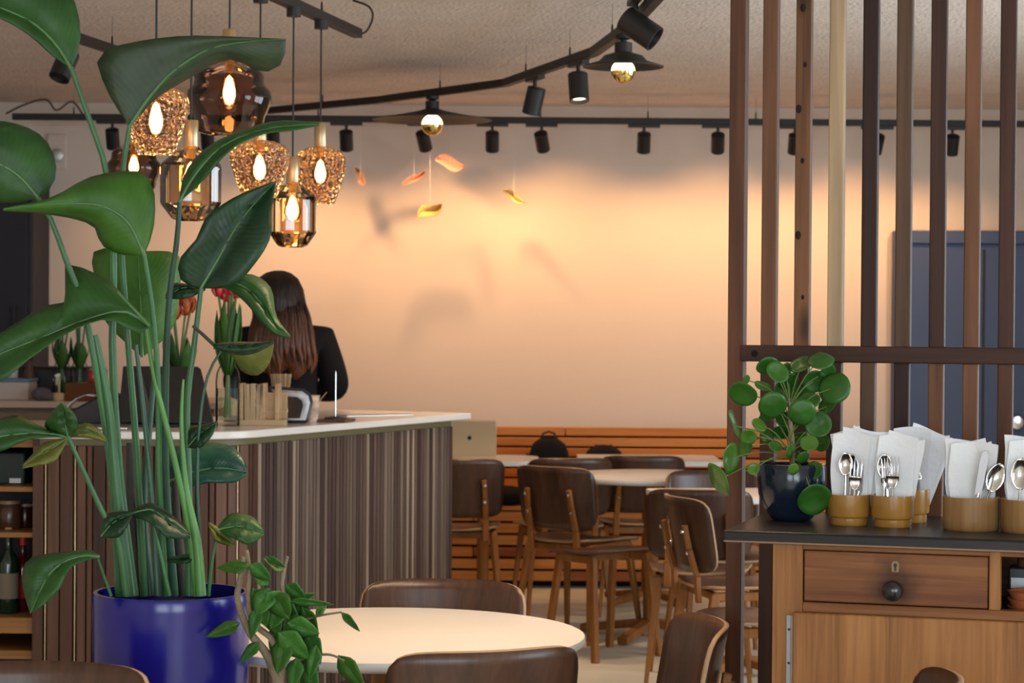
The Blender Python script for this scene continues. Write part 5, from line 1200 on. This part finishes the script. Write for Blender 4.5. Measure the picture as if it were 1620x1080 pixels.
for pts, r0, r1, mt, d0, d1 in (
    ([(212, B), (190, 760), (178, 560), (180, 400), (168, 270), (138, 180), (112, 106)], .013, .006, 'stalk', 4.76, 4.68),
    ([(228, B), (215, 700), (198, 480), (190, 330), (197, 250), (205, 200)], .011, .006, 'stalk', 4.80, 4.70),
    ([(190, B), (178, 760), (155, 600), (130, 480), (104, 410), (82, 350), (60, 312)], .013, .006, 'stalk', 4.74, 4.60),
    ([(205, B), (186, 780), (172, 640), (150, 530)], .016, .008, 'stalk', 4.70, 4.66),
    ([(262, B), (252, 760), (250, 600), (240, 480), (228, 402)], .009, .006, 'stalk', 4.72, 4.58),
    ([(300, B), (298, 760), (296, 640), (308, 540), (318, 456)], .012, .006, 'stalk', 4.72, 4.70),
    ([(275, B), (262, 760), (262, 600), (268, 470), (280, 380), (284, 320)], .013, .006, 'stalkd', 4.80, 4.66),
    ([(312, B), (300, 840), (270, 700), (245, 600), (232, 520)], .011, .005, 'stalkb', 4.68, 4.62),
    ([(250, B), (240, 780), (226, 640), (215, 545)], .010, .005, 'stalkd', 4.68, 4.66),
    ([(318, B), (312, 860), (294, 770), (287, 670), (290, 600)], .014, .003, 'stalkb', 4.66, 4.66),
    ([(238, B), (228, 800), (238, 660), (246, 580)], .013, .006, 'stalkd', 4.82, 4.85),
    ([(200, B), (186, 850), (165, 815), (140, 762), (108, 691)], .009, .005, 'stalk', 4.64, 4.58),
    ([(176, B), (166, 915), (155, 883)], .004, .003, 'stalk', 4.63, 4.60),
    ([(320, B), (312, 760), (318, 650), (330, 590), (350, 555)], .006, .003, 'stalkd', 4.70, 4.68),
    ([(268, B), (255, 880), (240, 815)], .006, .003, 'stalk', 4.64, 4.62),
    ([(330, B), (335, 890), (345, 840)], .005, .003, 'stalk', 4.68, 4.66),
    ([(300, B), (285, 860), (268, 770)], .006, .004, 'stalkd', 4.84, 4.86),
    ([(350, 556), (322, 530), (305, 515)], .005, .004, 'sheath', 4.69, 4.69),
    ([(237, 516), (205, 482), (186, 462)], .005, .003, 'rib', 4.60, 4.60),
    ([(225, B), (208, 800), (205, 700)], .020, .008, 'sheath', 4.84, 4.84),
    ([(290, B), (280, 830), (276, 760)], .018, .008, 'sheath', 4.84, 4.84),
    ([(255, B), (258, 850), (262, 760)], .018, .006, 'stalkd', 4.86, 4.86)):
    stalk(bird, pts, r0 * .8, r1 * .85, mt, d0, d1)

# ------------------------------------------------------------------ small twisted ficus
FD = 4.60; fx = pix(440, 1090, FD).x
fic = thing('small_ficus', 'small twisted ficus with pointed leaves in front of the blue pot', 'plant', (fx, FD + .02, stand_z))
fz = pix(440, 1105, FD).z - stand_z
MB().lathe([(0, 0), (.06, 0), (.062, .004), (.078, fz), (.072, fz), (.07, fz - .015), (0, fz - .012)], 28).build('pot', plain('grey_pot', (.12, .12, .12), .6), fic)
for pts, r0, r1 in (([(447, 1110), (425, 1040), (395, 1000), (376, 950), (380, 915), (386, 880)], .011, .005), ([(442, 1110), (440, 1050), (430, 1010), (400, 985), (392, 940), (395, 905), (390, 870)], .009, .004), ([(440, 1110), (448, 1030), (452, 980), (446, 930), (450, 900), (455, 880)], .009, .003), ([(452, 1040), (470, 990), (500, 975), (540, 968)], .004, .002), ([(452, 1060), (480, 1040), (520, 1035), (545, 1045)], .004, .002)):
    stalk(fic, pts, r0, r1, 'bark', FD, FD - .02, 'trunk' if r0 > .005 else 'twig')
FL = [((395, 895), (348, 898), 14), ((395, 892), (426, 915), 16), ((420, 880), (448, 895), 8), ((400, 930), (420, 985), 24), ((415, 945), (440, 1000), 26), ((430, 935), (470, 985), 22), ((445, 960), (495, 940), 12), ((455, 950), (520, 955), 8), ((380, 985), (332, 1005), 14), ((410, 1015), (382, 1045), 12), ((440, 1000), (485, 1038), 26), ((465, 985), (480, 1040), 20), ((478, 960), (500, 1010), 18), ((490, 1010), (478, 1075), 22), ((500, 1020), (490, 1070), 16), ((540, 968), (566, 995), 8), ((535, 1036), (572, 1085), 20), ((500, 975), (515, 955), 8), ((470, 1040), (462, 1085), 18), ((408, 960), (398, 1005), 14), ((450, 905), (420, 885), 8), ((425, 925), (400, 905), 12), ((440, 985), (430, 1030), 14), ((425, 930), (408, 968), 24), ((432, 940), (455, 975), 26), ((420, 955), (450, 940), 20), ((455, 985), (500, 1000), 22), ((462, 1000), (500, 1055), 24), ((450, 1010), (440, 1060), 22), ((485, 1000), (505, 1045), 20), ((445, 950), (430, 990), 24), ((470, 970), (452, 1020), 22), ((460, 950), (490, 975), 20), ((480, 1050), (500, 1090), 20), ((452, 925), (480, 945), 16)]
for i, (a, b, w_) in enumerate(FL):
    a_, b_ = Vector(a), Vector(b); dv_ = (b_ - a_); nn = Vector((-dv_.y, dv_.x)).normalized() * (w_ * .78); m1 = a_.lerp(b_, .4)
    b_ = a_ + dv_ * 1.12; b = tuple(b_)
    dd = FD - .03 + random.uniform(-.05, .05)
    leaf(fic, [a, tuple(m1), b], [a, tuple(a_.lerp(b_, .2) + nn * .8), tuple(m1 + nn), tuple(a_.lerp(b_, .75) + nn * .55), b], [a, tuple(a_.lerp(b_, .2) - nn * .8), tuple(m1 - nn), tuple(a_.lerp(b_, .75) - nn * .55), b], dd, 'ficus' if i % 4 else 'leafB', random.uniform(-.03, .03), .02, -.02, rib=.0013, n=9, bulge=.005)
